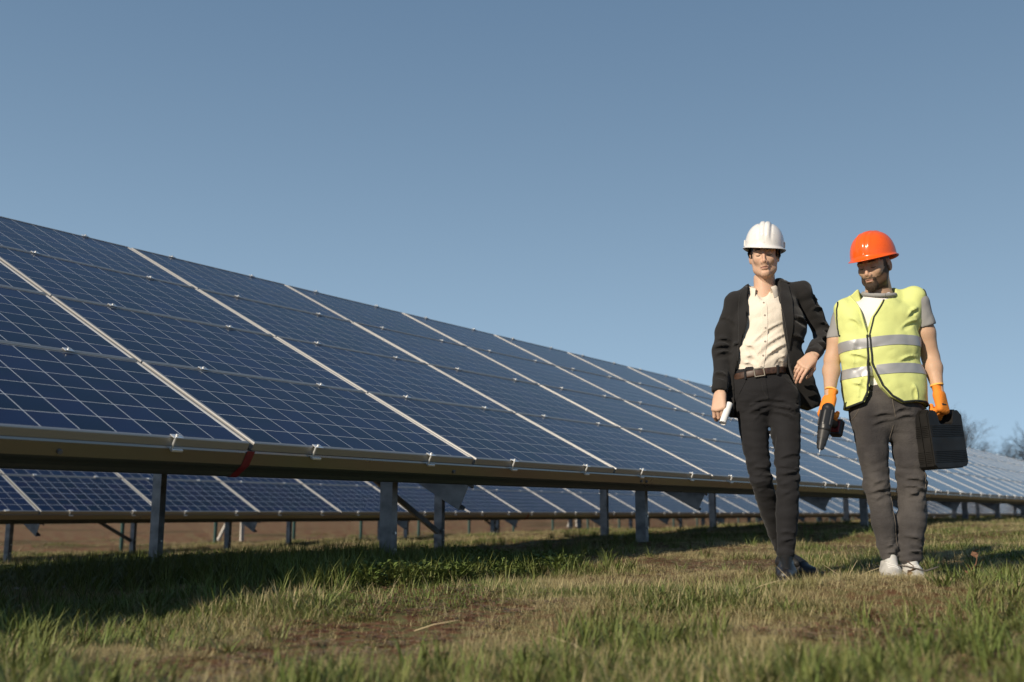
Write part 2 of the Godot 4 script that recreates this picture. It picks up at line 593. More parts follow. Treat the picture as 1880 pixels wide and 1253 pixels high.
# ---------------------------------------------------------------- fence
func build_fence() -> void:
	var root := base("wire_fence", place(18.6, 0.0))
	tag(root, "dark green wire mesh fence standing behind the second panel row", "fence")
	var line: PackedVector3Array = PackedVector3Array()
	for k in 34:
		var along := 8.0 + k * 2.4
		var p := place(18.6 + 0.02 * (along - 8.0), along)
		p.y = ground_height(p.x, p.z)
		line.append(p)
	var post := MB.new()
	post.bevel_box(Vector3(0, 0.75, 0), Vector3(0.06, 1.9, 0.06), 0.006, Basis(ROW_DIR, Vector3.UP, -ACROSS))
	var pm := post.mesh()
	var o := root.position
	for p in line:
		part("fence_post", pm, M.fence_green, root, Transform3D(Basis.IDENTITY, p - o))
	var mesh := MB.new()
	for k in line.size() - 1:
		var a := line[k] - o
		var b := line[k + 1] - o
		var dirv := b - a
		for e in range(-25, 41):
			for s in [-1.0, 1.0]:
				# a straight wire climbing from the foot to 1.5 m within this bay
				var u0: float = e * 0.025
				var u1: float = u0 + s * 0.625
				var v0 := 0.0
				var v1 := 1.5
				if minf(u0, u1) < 0.0 or maxf(u0, u1) > 1.0:
					var lo: float = clampf(u0, 0.0, 1.0)
					var hi: float = clampf(u1, 0.0, 1.0)
					if is_equal_approx(lo, hi): continue
					v0 = (lo - u0) / (u1 - u0) * 1.5
					v1 = (hi - u0) / (u1 - u0) * 1.5
					u0 = lo
					u1 = hi
				var p0 := a + dirv * u0 + Vector3(0, v0 + 0.05, 0)
				var p1 := a + dirv * u1 + Vector3(0, v1 + 0.05, 0)
				mesh.tube(PackedVector3Array([p0, p1]), PackedFloat32Array([0.0022, 0.0022]), 3, false)
	tag(part("wire_mesh", mesh.mesh(), M.wire, root), "", "", "", "stuff")
	# pale braced posts
	var spots := [[16.4, 7.62, 1, "pale braced post nearest the left edge, seen under the second panel row"], [21.5, 18.3, -1, "pale thin post with a prop, left of the foreground's middle, beyond the fence"], [24.0, 39.3, -1, "pale post with a prop beyond the fence at centre right, under the panels"]]
	for s: Array in spots:
		var at := place(s[0], s[1])
		at.y = ground_height(at.x, at.z)
		var r := base("braced_post", at)
		tag(r, s[3], "post", "pale posts with props")
		var mb := MB.new()
		mb.bevel_box(Vector3(0, 0.7, 0), Vector3(0.09, 1.6, 0.09), 0.01, Basis(ROW_DIR, Vector3.UP, -ACROSS))
		part("upright", mb.mesh(), M.concrete, r)
		mb = MB.new()
		var foot: Vector3 = ROW_DIR * 0.9 * s[2] if s[2] > 0 else ROW_DIR * -0.8
		if s[2] > 0: foot = Vector3(0.92, 0, 0.1)
		var head := Vector3(0, 1.4, 0) if s[2] < 0 else Vector3(0.18, 1.35, 0)
		mb.bevel_box((foot + head) / 2, Vector3(0.07, 0.07, foot.distance_to(head)), 0.01, Basis.looking_at(head - foot, Vector3.UP))
		part("prop", mb.mesh(), M.concrete, r)


# ---------------------------------------------------------------- trees
func branch(mb: MB, at: Vector3, dirv: Vector3, length: float, rad: float, depth: int, r: RandomNumberGenerator) -> void:
	var pts := PackedVector3Array([at])
	var rads := PackedFloat32Array([rad])
	var p := at
	var d := dirv
	var steps := 4 if depth > 2 else 3
	for k in steps:
		d = (d + Vector3(r.randf_range(-1, 1), r.randf_range(-0.6, 1.0), r.randf_range(-1, 1)) * 0.17).normalized()
		p += d * length / steps
		pts.append(p)
		rads.append(rad * (1.0 - 0.45 * (k + 1) / steps) if depth > 0 else rad * (1.0 - 0.8 * (k + 1) / steps))
		if depth > 0 and (k > 0 or depth < 4):
			for q in (2 if depth > 2 else 1 + (k % 2)):
				var side := d.cross(Vector3(r.randf_range(-1, 1), r.randf_range(-1, 1), r.randf_range(-1, 1))).normalized()
				var nd := (d * r.randf_range(0.5, 0.9) + side * r.randf_range(0.5, 0.9) + Vector3(0, 0.15, 0)).normalized()
				branch(mb, p, nd, length * r.randf_range(0.45, 0.68), maxf(rad * 0.5, 0.006), depth - 1, r)
	mb.tube(pts, rads, 6 if depth > 2 else 3, false)


func build_trees() -> void:
	var spots := [
		[37.4, -78.0, 6.2, 31, "bare winter tree with a forked trunk, second from the right edge"],
		[35.0, -76.0, 5.5, 32, "pale bare tree just right of the black tool case"],
		[43.2, -84.0, 8.2, 33, "tallest bare tree, cut off by the right edge of the picture"],
		[40.0, -92.0, 6.2, 34, "thin bare tree between the two larger trees at far right"],
		[40.4, -112.0, 7.8, 35, "faint distant bare tree behind the tool case's right edge"],
		[33.2, -76.0, 8.0, 36, "narrow bare tree whose top shows above the tool case"]]
	for s: Array in spots:
		var y := ground_height(s[0], s[1])
		var t := base("bare_tree", Vector3(s[0], y - 0.1, s[1]))
		tag(t, s[4], "tree", "bare trees beyond the panels")
		var r := RandomNumberGenerator.new()
		r.seed = s[3]
		var h: float = s[2]
		var tr := MB.new()
		var fork := Vector3(r.randf_range(-0.2, 0.2), h * 0.32, 0)
		tr.tube(PackedVector3Array([Vector3.ZERO, fork * 0.5 + Vector3(0.08, 0, 0), fork]), PackedFloat32Array([h * 0.022, h * 0.016, h * 0.013]), 8)
		part("trunk", tr.mesh(), M.pale_bark, t)
		var cr := MB.new()
		for k in 4:
			var a := TAU * k / 4.0 + r.randf() * 0.9
			branch(cr, fork, Vector3(sin(a) * 0.55, 1.0, cos(a) * 0.55).normalized(), h * 0.36, h * 0.0065, 4, r)
		part("crown", cr.mesh(), M.pale_bark, t)
	# brown leafy shrubs along the field edge
	var sh := [[40.6, -82.0, 3.4, "rust brown leafy shrub at the right edge above the panels"], [38.9, -84.0, 2.6, "low brown shrub left of the rust brown one at the right edge"]]
	for s: Array in sh:
		var y := ground_height(s[0], s[1])
		var t := base("shrub", Vector3(s[0], y, s[1]))
		tag(t, s[3], "shrub", "brown shrubs beyond the panels")
		var r := RandomNumberGenerator.new()
		r.seed = int(s[2] * 10)
		var st := MB.new()
		var lf := MB.new()
		for k in 26:
			var a := r.randf() * TAU
			var tip := Vector3(sin(a) * r.randf_range(0.2, 1.0), r.randf_range(0.8, 1.15), cos(a) * r.randf_range(0.2, 1.0)) * Vector3(s[2] * 0.42, s[2], s[2] * 0.42)
			st.tube(PackedVector3Array([Vector3.ZERO, tip * 0.5, tip]), PackedFloat32Array([0.03, 0.015, 0.005]), 4, false)
			for q in 90:
				var f := r.randf_range(0.35, 1.0)
				var c := tip * f + Vector3(r.randf_range(-1, 1), r.randf_range(-1, 1), r.randf_range(-1, 1)) * 0.22
				var u := Vector3(r.randf_range(-1, 1), r.randf_range(-1, 1), r.randf_range(-1, 1)).normalized() * 0.06
				var w := u.cross(Vector3(r.randf_range(-1, 1), 1, r.randf_range(-1, 1))).normalized() * 0.035
				lf.quad(c - u, c + w, c + u, c - w)
				var tone := r.randf_range(0.7, 1.3)
				for z in 4: lf.c.append(Color(0.16 * tone, 0.115 * tone, 0.055 * tone))
		part("stems", st.mesh(), M.bark, t)
		part("foliage", lf.mesh(), M.leaf, t)
	# far scrub along the edge of the field
	var r2 := RandomNumberGenerator.new()
	r2.seed = 71
	var sc := MB.new()
	for k in 9000:
		var u := r2.randf()
		var c := Vector3(lerpf(-60.0, 120.0, u), 0, lerpf(-150.0, -104.0, u) + r2.randf_range(-5.0, 5.0))
		var hgt := 2.0 + 1.3 * patch_noise.get_noise_2d(u * 60.0, 3.0)
		c.y = ground_height(c.x, c.z) + hgt * pow(r2.randf(), 0.8)
		var a := Vector3(r2.randf_range(-1, 1), r2.randf_range(-1, 1), r2.randf_range(-1, 1)).normalized() * 0.30
		var b := a.cross(Vector3(r2.randf_range(-1, 1), 1, r2.randf_range(-1, 1))).normalized() * 0.16
		sc.quad(c - a, c + b, c + a, c - b)
		var tone := r2.randf_range(0.7, 1.3)
		for q in 4: sc.c.append(Color(0.17 * tone, 0.135 * tone, 0.085 * tone))
	tag(part("scrub", sc.mesh(), M.leaf, self), "low brown scrub along the far edge of the field", "scrub", "", "stuff")


# ---------------------------------------------------------------- soft shapes
# A grid of signed distances: tapered limbs joined by a smooth minimum, cut and creased, then meshed by surface nets.
class Field:
	var o: Vector3
	var h: float
	var nx: int
	var ny: int
	var nz: int
	var d := PackedFloat32Array()

	func _init(lo: Vector3, hi: Vector3, cell: float) -> void:
		o = lo
		h = cell
		nx = int((hi.x - lo.x) / cell) + 2
		ny = int((hi.y - lo.y) / cell) + 2
		nz = int((hi.z - lo.z) / cell) + 2
		d.resize(nx * ny * nz)
		d.fill(0.2)

	func span(lo: Vector3, hi: Vector3) -> Array[int]:
		return [maxi(0, int((lo.x - o.x) / h)), mini(nx - 1, int((hi.x - o.x) / h) + 1), maxi(0, int((lo.y - o.y) / h)), mini(ny - 1, int((hi.y - o.y) / h) + 1), maxi(0, int((lo.z - o.z) / h)), mini(nz - 1, int((hi.z - o.z) / h) + 1)]

	# tapered capsule; its section is stretched by sq along axis; k > 0 joins softly, k < 0 cuts softly
	func cap(a: Vector3, b: Vector3, ra: float, rb: float, k: float, sq := 1.0, axis := Vector3.RIGHT) -> void:
		var kk := absf(k)
		var m := maxf(ra, rb) * maxf(1.0, sq) + kk + 2.5 * h
		var mv := Vector3(m, m, m)
		if sq > 1.0:
			var mr := maxf(ra, rb) + kk + 2.5 * h
			mv = Vector3(lerpf(mr, m, absf(axis.x)), lerpf(mr, m, absf(axis.y)), lerpf(mr, m, absf(axis.z)))
		var s := span(a.min(b) - mv, a.max(b) + mv)
		var ba := b - a
		var l2 := maxf(ba.length_squared(), 1e-9)
		var st := 1.0 / sq - 1.0
		for z in range(s[4], s[5] + 1):
			for y in range(s[2], s[3] + 1):
				var at := (z * ny + y) * nx + s[0]
				var p := o + Vector3(s[0], y, z) * h - a
				for x in range(s[0], s[1] + 1):
					var t := clampf(p.dot(ba) / l2, 0.0, 1.0)
					var q := p - ba * t
					if sq != 1.0: q += axis * (q.dot(axis) * st)
					var e := q.length() - ra - (rb - ra) * t
					var c := d[at]
					if k < 0.0:
						var u := maxf(kk - absf(c + e), 0.0) / kk
						d[at] = maxf(c, -e) + u * u * kk * 0.25
					else:
						var u := maxf(kk - absf(c - e), 0.0) / kk
						d[at] = minf(c, e) - u * u * kk * 0.25
					at += 1
					p.x += h

	func ball(c0: Vector3, r: Vector3, k: float, turn := Basis.IDENTITY) -> void:
		var kk := absf(k)
		var m := Vector3.ONE * (maxf(r.x, maxf(r.y, r.z)) + kk + 2.5 * h)
		var s := span(c0 - m, c0 + m)
		var inv := turn.inverse()
		var r1 := Vector3.ONE / r
		var r2 := r1 * r1
		for z in range(s[4], s[5] + 1):
			for y in range(s[2], s[3] + 1):
				var at := (z * ny + y) * nx + s[0]
				for x in range(s[0], s[1] + 1):
					var p := inv * (o + Vector3(x, y, z) * h - c0)
					var k0 := (p * r1).length()
					var e := k0 * (k0 - 1.0) / maxf((p * r2).length(), 1e-6)
					var c := d[at]
					if k < 0.0:
						var u := maxf(kk - absf(c + e), 0.0) / kk
						d[at] = maxf(c, -e) + u * u * kk * 0.25
					else:
						var u := maxf(kk - absf(c - e), 0.0) / kk
						d[at] = minf(c, e) - u * u * kk * 0.25
					at += 1

	# cut away what lies inside a front-view outline and in front of z0 (behind z1)
	func cut(poly: PackedVector2Array, z0: float, z1 := 9.0) -> void:
		for y in ny:
			for x in nx:
				var q := Vector2(o.x + x * h, o.y + y * h)
				var e := 1.0
				for k in poly.size():
					var c := Geometry2D.get_closest_point_to_segment(q, poly[k], poly[(k + 1) % poly.size()])
					e = minf(e, q.distance_to(c))
				if e > 0.05 and not Geometry2D.is_point_in_polygon(q, poly): continue
				if Geometry2D.is_point_in_polygon(q, poly): e = -e
				for z in nz:
					var w := o.z + z * h
					var f := maxf(e, maxf(z0 - w, w - z1))
					var at := (z * ny + y) * nx + x
					d[at] = maxf(d[at], -f)

	# cut flat at p, keeping the side against nrm, only within reach of p
	func slice(p: Vector3, nrm: Vector3, reach: float) -> void:
		var m := Vector3.ONE * reach
		var s := span(p - m, p + m)
		var n1 := nrm.normalized()
		for z in range(s[4], s[5] + 1):
			for y in range(s[2], s[3] + 1):
				for x in range(s[0], s[1] + 1):
					var q := o + Vector3(x, y, z) * h - p
					if q.length() > reach: continue
					var at := (z * ny + y) * nx + x
					d[at] = maxf(d[at], q.dot(n1))

	# one crease across the front: a raised edge with a hollow below, following the surface
	func fold(x0: float, y0: float, x1: float, y1: float, high: float, deep: float) -> void:
		var pts := PackedVector3Array()
		var steps := 7
		for k in steps:
			var t := float(k) / (steps - 1)
			var p := hit(Vector3(lerpf(x0, x1, t), lerpf(y0, y1, t) + 0.006 * sin(t * 3.1), 0.3), Vector3(0, 0, -1), 0.6)
			if p.z > -0.22 and (pts.is_empty() or p.distance_to(pts[pts.size() - 1]) < 0.06): pts.append(p)
		var m := pts.size()
		for k in m - 1:
			var w0 := sin(PI * (k + 0.4) / m)
			var w1 := sin(PI * (k + 1.4) / m)
			cap(pts[k] - Vector3(0, 0, 0.003), pts[k + 1] - Vector3(0, 0, 0.003), high * w0 + 0.002, high * w1 + 0.002, 0.012)
		for k in m - 1:
			var w0 := sin(PI * (k + 0.4) / m)
			var w1 := sin(PI * (k + 1.4) / m)
			var off := Vector3(0, -0.016, 0.006)
			cap(pts[k] + off, pts[k + 1] + off, deep * w0 + 0.001, deep * w1 + 0.001, -0.010)

	# creases: noise on the skin of the shape, weighted by where
	func crease(nz_: FastNoiseLite, sc: Vector3, amp: float, where: Variant = null) -> void:
		var band := 3.0 * h + amp
		for z in nz:
			for y in ny:
				var at := (z * ny + y) * nx
				for x in nx:
					var c := d[at]
					if c < band and c > -band:
						var p := o + Vector3(x, y, z) * h
						var w := amp
						if where != null: w *= float(where.call(p))
						if w != 0.0: d[at] = c + w * nz_.get_noise_3d(p.x * sc.x, p.y * sc.y, p.z * sc.z)
					at += 1

	func at_point(p: Vector3) -> float:
		var q := (p - o) / h
		var x := int(floorf(q.x))
		var y := int(floorf(q.y))
		var z := int(floorf(q.z))
		if x < 0 or y < 0 or z < 0 or x >= nx - 1 or y >= ny - 1 or z >= nz - 1: return 0.2
		var f := q - Vector3(x, y, z)
		var i := (z * ny + y) * nx + x
		var j := i + nx * ny
		var a := lerpf(lerpf(d[i], d[i + 1], f.x), lerpf(d[i + nx], d[i + nx + 1], f.x), f.y)
		var b := lerpf(lerpf(d[j], d[j + 1], f.x), lerpf(d[j + nx], d[j + nx + 1], f.x), f.y)
		return lerpf(a, b, f.z)

	# first point of the surface met from p along dirv; stays at p + dirv * most if none
	func hit(p: Vector3, dirv: Vector3, most: float) -> Vector3:
		var t := 0.0
		var last := at_point(p)
		while t < most:
			var e := at_point(p + dirv * (t + h * 0.5))
			if e <= 0.0 and last > 0.0: return p + dirv * (t + h * 0.5 * last / (last - e))
			last = e
			t += h * 0.5
		return p + dirv * most

	func put(mb: MB, xf := Transform3D.IDENTITY, tint: Variant = null) -> void:
		var sx := 1
		var sy := nx
		var sz := nx * ny
		var where := PackedInt32Array()
		where.resize(nx * ny * nz)
		where.fill(-1)
		var first := mb.v.size()
		var hot := PackedInt32Array()
		for z in nz - 1:
			for y in ny - 1:
				var i := (z * ny + y) * nx
				for x in nx - 1:
					var a := d[i]
					# far from the surface: skip
					if a > 2.0 * h or a < -2.0 * h:
						i += 1
						continue
					var c: Array[float] = [a, d[i + 1], d[i + sy], d[i + sy + 1], d[i + sz], d[i + sz + 1], d[i + sz + sy], d[i + sz + sy + 1]]
					var neg := 0
					for q in 8:
						if c[q] < 0.0: neg += 1
					if neg == 0 or neg == 8:
						i += 1
						continue
					var sum := Vector3.ZERO
					var cnt := 0
					for q in 12:
						var e0 := E0[q]
						var e1 := E1[q]
						var d0 := c[e0]
						var d1 := c[e1]
						if (d0 < 0.0) != (d1 < 0.0):
							var t := d0 / (d0 - d1)
							sum += CORNER[e0] + (CORNER[e1] - CORNER[e0]) * t
							cnt += 1
					var p := o + (Vector3(x, y, z) + sum / cnt) * h
					where[i] = mb.v.size()
					mb.vert(xf * p)
					if tint != null: mb.c.append(tint.call(p))
					hot.append(i)
					i += 1
		var steps: Array[int] = [sx, sy, sz]
		for i in hot:
			for k in 3:
				var j := i + steps[k]
				if (d[i] < 0.0) == (d[j] < 0.0): continue
				var u := steps[(k + 1) % 3]
				var w := steps[(k + 2) % 3]
				if i - u - w < 0: continue
				var a := where[i]
				var b := where[i - u]
				var cc := where[i - u - w]
				var e := where[i - w]
				if a < 0 or b < 0 or cc < 0 or e < 0: continue
				if d[i] < 0.0:
					mb.tri_add(a, cc, b)
					mb.tri_add(a, e, cc)
				else:
					mb.tri_add(a, b, cc)
					mb.tri_add(a, cc, e)
		for k in range(first, mb.v.size()):
			mb.n[k] = mb.n[k].normalized()

	const E0: Array[int] = [0, 2, 4, 6, 0, 1, 4, 5, 0, 1, 2, 3]
	const E1: Array[int] = [1, 3, 5, 7, 2, 3, 6, 7, 4, 5, 6, 7]
	const CORNER: Array[Vector3] = [Vector3(0, 0, 0), Vector3(1, 0, 0), Vector3(0, 1, 0), Vector3(1, 1, 0), Vector3(0, 0, 1), Vector3(1, 0, 1), Vector3(0, 1, 1), Vector3(1, 1, 1)]


# a thin sheet laid on a shape: rows of front-view points, pushed onto the surface from the front
func drape(f: Field, rows: Array, off: float, thick := 0.004, from_z := 0.35) -> ArrayMesh:
	var r := rows.size()
	var c: int = rows[0].size()
	var top := PackedVector3Array()
	var side := PackedVector3Array()
	for row: Array in rows:
		for q: Vector2 in row:
			var p := f.hit(Vector3(q.x, q.y, from_z), Vector3(0, 0, -1), 0.7)
			top.append(p + Vector3(0, 0, off))
	var mb := MB.new()
	mb.grid(top, r, c)
	# rim
	var rim: Array[int] = []
	for k in c: rim.append(k)
	for k in range(1, r): rim.append(k * c + c - 1)
	for k in range(c - 2, -1, -1): rim.append((r - 1) * c + k)
	for k in range(r - 2, 0, -1): rim.append(k * c)
	for k in rim.size():
		var a := top[rim[k]]
		var b := top[rim[(k + 1) % rim.size()]]
		mb.quad(a, b, b - Vector3(0, 0, thick + off), a - Vector3(0, 0, thick + off))
	return mb.mesh()


# quadrilateral strip between two front-view polylines, as rows for drape()
func between(left: Array, right: Array, cols: int, per := 6) -> Array:
	var rows := []
	for k in left.size() - 1:
		for s in per + (1 if k == left.size() - 2 else 0):
			var t := float(s) / per
			var a: Vector2 = left[k].lerp(left[k + 1], t)
			var b: Vector2 = right[k].lerp(right[k + 1], t)
			var row := []
			for q in cols:
				row.append(a.lerp(b, float(q) / (cols - 1)))
			rows.append(row)
	return rows


# a cord laid on a shape along a front-view polyline
func cord(f: Field, line: Array, rad: float, from_z := 0.35, per := 8) -> ArrayMesh:
	var pts := PackedVector3Array()
	var rads := PackedFloat32Array()
	for k in line.size() - 1:
		for s in per + (1 if k == line.size() - 2 else 0):
			var q: Vector2 = line[k].lerp(line[k + 1], float(s) / per)
			var p := f.hit(Vector3(q.x, q.y, from_z), Vector3(0, 0, -1), 0.7)
			if p.z < from_z - 0.65: continue
			pts.append(p)
			rads.append(rad)
	var mb := MB.new()
	mb.tube(pts, rads, 6)
	return mb.mesh()


# a strip running round a shape at a height that varies with angle; angles from the front (+z) towards +x
func girdle(f: Field, c: Vector3, y_of: Callable, a0: float, a1: float, tall: float, off: float, n := 60) -> ArrayMesh:
	var pts := PackedVector3Array()
	for r in 8:
		for k in n:
			var a := lerpf(a0, a1, float(k) / (n - 1))
			var dirv := Vector3(sin(a), 0, cos(a))
			var y: float = y_of.call(a) + tall * (r / 7.0 - 0.5)
			var p := f.hit(Vector3(c.x, y, c.z) + dirv * 0.4, -dirv, 0.4)
			pts.append(p + dirv * off)
	var mb := MB.new()
	mb.grid(pts, 8, n)
	var in_ := PackedVector3Array()
	for k in n: in_.append(pts[7 * n + k])
	for k in n:
		var a := lerpf(a0, a1, float(k) / (n - 1))
		in_.append(pts[7 * n + k] - Vector3(sin(a), 0, cos(a)) * (off + 0.003))
	mb.grid(in_, 2, n)
	in_ = PackedVector3Array()
	for k in n:
		var a := lerpf(a0, a1, float(k) / (n - 1))
		in_.append(pts[k] - Vector3(sin(a), 0, cos(a)) * (off + 0.003))
	for k in n: in_.append(pts[k])
	mb.grid(in_, 2, n)
	return mb.mesh()


# ---------------------------------------------------------------- people
func skin_tint(p: Vector3, beard: bool) -> Color:
	# p in the head's own axes: x to its left, y up, z forward
	var skin := Color(0.55, 0.355, 0.25) if not beard else Color(0.50, 0.32, 0.215)
	var hair := Color(0.035, 0.024, 0.016) if not beard else Color(0.075, 0.045, 0.025)
	var c := skin
	# lips
	var m := Vector2(p.x / 0.025, (p.y + 0.0702) / 0.0075).length()
	if p.z > 0.07 and m < 1.0: c = skin.lerp(Color(0.40, 0.18, 0.14), 0.6)
	if p.z > 0.075 and absf(p.y + 0.0700) < 0.0016 and absf(p.x) < 0.023: c = Color(0.12, 0.04, 0.03)
	# hair below the helmet, sideburns
	if p.y > 0.028 and p.z < 0.052 or p.y > -0.01 and p.z < -0.03 and p.y > -0.055 - p.z * 0.9 or absf(p.x) > 0.055 and p.z > 0.008 and p.z < 0.034 and p.y > -0.012: c = hair
	if p.y > -0.07 and p.z < -0.045: c = hair
	if beard:
		var edge := lerpf(-0.006, -0.056, smoothstep(0.010, 0.078, p.z)) + 0.0035 * sin(p.x * 900.0) * sin(p.z * 700.0)
		var jaw := p.y < edge and p.z > -0.002 and p.y > -0.125 and not (absf(p.x) < 0.021 and p.y > -0.083 and p.z > 0.08)
		var lip := absf(p.x) < 0.030 and p.y < -0.0545 and p.y > -0.0635 and p.z > 0.075
		if jaw or lip: c = skin.lerp(Color(0.058, 0.034, 0.019), 0.95 + 0.05 * sin(p.x * 2100.0 + p.y * 1700.0))
	# flush on nose and ears
	if p.z > 0.1 and p.y > -0.05 or absf(p.x) > 0.079: c = c.lerp(Color(0.53, 0.28, 0.20), 0.3)
	return c


func add_head(mb: MB, xf: Transform3D, beard: bool) -> Field:
	var f := Field.new(Vector3(-0.1, -0.20, -0.13), Vector3(0.1, 0.14, 0.135), 0.0032)
	f.ball(Vector3(0, 0.035, -0.012), Vector3(0.075, 0.085, 0.095), 0.01)
	f.ball(Vector3(0, -0.020, 0.026), Vector3(0.059, 0.086, 0.066), 0.03)
	for s: float in [-1.0, 1.0]:
		f.cap(Vector3(s * 0.051, -0.040, 0.005), Vector3(s * 0.044, -0.075, 0.024), 0.018, 0.017, 0.035)
		f.cap(Vector3(s * 0.044, -0.075, 0.024), Vector3(s * 0.012, -0.101, 0.072), 0.016, 0.015, 0.025)
		f.ball(Vector3(s * 0.038, -0.020, 0.066), Vector3(0.019, 0.018, 0.014), 0.03)
		f.cap(Vector3(s * 0.012, 0.024, 0.088), Vector3(s * 0.05, 0.022, 0.068), 0.009, 0.009, 0.018)
	f.ball(Vector3(0, -0.102, 0.078), Vector3(0.02, 0.014, 0.014), 0.018)
	for s: float in [-1.0, 1.0]:
		f.ball(Vector3(s * 0.032, 0.003, 0.100), Vector3(0.017, 0.012, 0.016), -0.014)
	f.cap(Vector3(0, 0.016, 0.089), Vector3(0, -0.034, 0.109), 0.0065, 0.0088, 0.013)
	f.ball(Vector3(0, -0.0365, 0.109), Vector3(0.0085, 0.0075, 0.009), 0.008)
	for s: float in [-1.0, 1.0]:
		f.ball(Vector3(s * 0.0125, -0.041, 0.099), Vector3(0.0075, 0.0065, 0.009), 0.007)
		f.ball(Vector3(s * 0.0065, -0.0480, 0.103), Vector3(0.003, 0.0025, 0.004), -0.003)
		f.ball(Vector3(s * 0.031, 0.001, 0.0755), Vector3(0.0145, 0.0125, 0.0145), 0.006)
	f.cap(Vector3(0, -0.055, 0.086), Vector3(0, -0.080, 0.083), 0.016, 0.014, 0.022)
	f.cap(Vector3(-0.019, -0.0668, 0.0890), Vector3(0, -0.0652, 0.0945), 0.0034, 0.0044, 0.010)
	f.cap(Vector3(0.019, -0.0668, 0.0890), Vector3(0, -0.0652, 0.0945), 0.0034, 0.0044, 0.010)
	f.cap(Vector3(-0.012, -0.0748, 0.0905), Vector3(0.012, -0.0748, 0.0905), 0.0050, 0.0055, 0.010)
	f.cap(Vector3(-0.024, -0.0705, 0.0935), Vector3(0, -0.0700, 0.1005), 0.0020, 0.0022, -0.003)
	f.cap(Vector3(0.024, -0.0705, 0.0935), Vector3(0, -0.0700, 0.1005), 0.0020, 0.0022, -0.003)
	f.cap(Vector3(-0.012, -0.0865, 0.0945), Vector3(0.012, -0.0865, 0.0945), 0.003, 0.003, -0.012)
	for s: float in [-1.0, 1.0]:
		f.ball(Vector3(s * 0.079, -0.006, -0.008), Vector3(0.008, 0.033, 0.019), 0.006, Basis(Vector3.UP, s * -0.35))
		f.ball(Vector3(s * 0.088, -0.004, -0.004), Vector3(0.006, 0.02, 0.009), -0.006)
	f.cap(Vector3(0, -0.05, -0.028), Vector3(0, -0.18, -0.035), 0.052, 0.053 if not beard else 0.055, 0.035)
	f.cap(Vector3(0, -0.075, 0.030), Vector3(0, -0.17, -0.005), 0.030, 0.034, 0.035)
	if beard:
		f.cap(Vector3(0, -0.07, -0.01), Vector3(0, -0.18, -0.02), 0.05, 0.055, 0.02)
	f.put(mb, xf, func(p: Vector3) -> Color: return skin_tint(p, beard))
	return f


# brows and lashes laid on the face
func face_hair(f: Field, xf: Transform3D, who: Node, hair: Material) -> void:
	for s: float in [-1.0, 1.0]:
		for kind in 2:
			var pts := PackedVector3Array()
			var rads := PackedFloat32Array()
			for k in 11:
				var t := k / 10.0
				var x := s * lerpf(0.016, 0.047, t) if kind == 0 else s * lerpf(0.0185, 0.0445, t)
				var y := 0.0245 + 0.006 * sin(t * 2.3) - 0.003 * t if kind == 0 else -0.0035 - 0.0035 * sin(t * PI)
				var p := f.hit(Vector3(x, y, 0.13), Vector3(0, 0, -1), 0.12)
				pts.append(xf * (p - Vector3(0, 0, 0.0012 if kind == 0 else 0.0006)))
				rads.append((0.0040 if kind == 0 else 0.0021) * (0.35 + sin(PI * (0.12 + 0.8 * t))))
			var mb := MB.new()
			mb.tube(pts, rads, 6)
			part("eyebrow" if kind == 0 else "eyelash", mb.mesh(), hair, who)


# beard: the jaw again, thicker, without lips and cheeks
func beard_mesh(xf: Transform3D) -> ArrayMesh:
	var f := Field.new(Vector3(-0.1, -0.15, -0.05), Vector3(0.1, 0.03, 0.13), 0.0038)
	for s: float in [-1.0, 1.0]:
		f.cap(Vector3(s * 0.051, -0.046, 0.006), Vector3(s * 0.042, -0.077, 0.025), 0.0185, 0.0185, 0.02)
		f.cap(Vector3(s * 0.042, -0.077, 0.025), Vector3(s * 0.011, -0.104, 0.073), 0.0185, 0.0185, 0.02)
		f.cap(Vector3(s * 0.004, -0.0575, 0.0945), Vector3(s * 0.023, -0.064, 0.0865), 0.0050, 0.0050, 0.006)
		f.cap(Vector3(s * 0.025, -0.066, 0.083), Vector3(s * 0.024, -0.092, 0.078), 0.0070, 0.010, 0.012)
	f.ball(Vector3(0, -0.104, 0.077), Vector3(0.025, 0.019, 0.020), 0.02)
	f.ball(Vector3(0, -0.071, 0.10), Vector3(0.018, 0.0065, 0.02), -0.004)
	var n := FastNoiseLite.new()
	n.seed = 3
	n.frequency = 60.0
	n.fractal_octaves = 2
	f.crease(n, Vector3(1.6, 0.5, 1.6), 0.0035)
	var mb := MB.new()
	f.put(mb, xf)
	return mb.mesh()


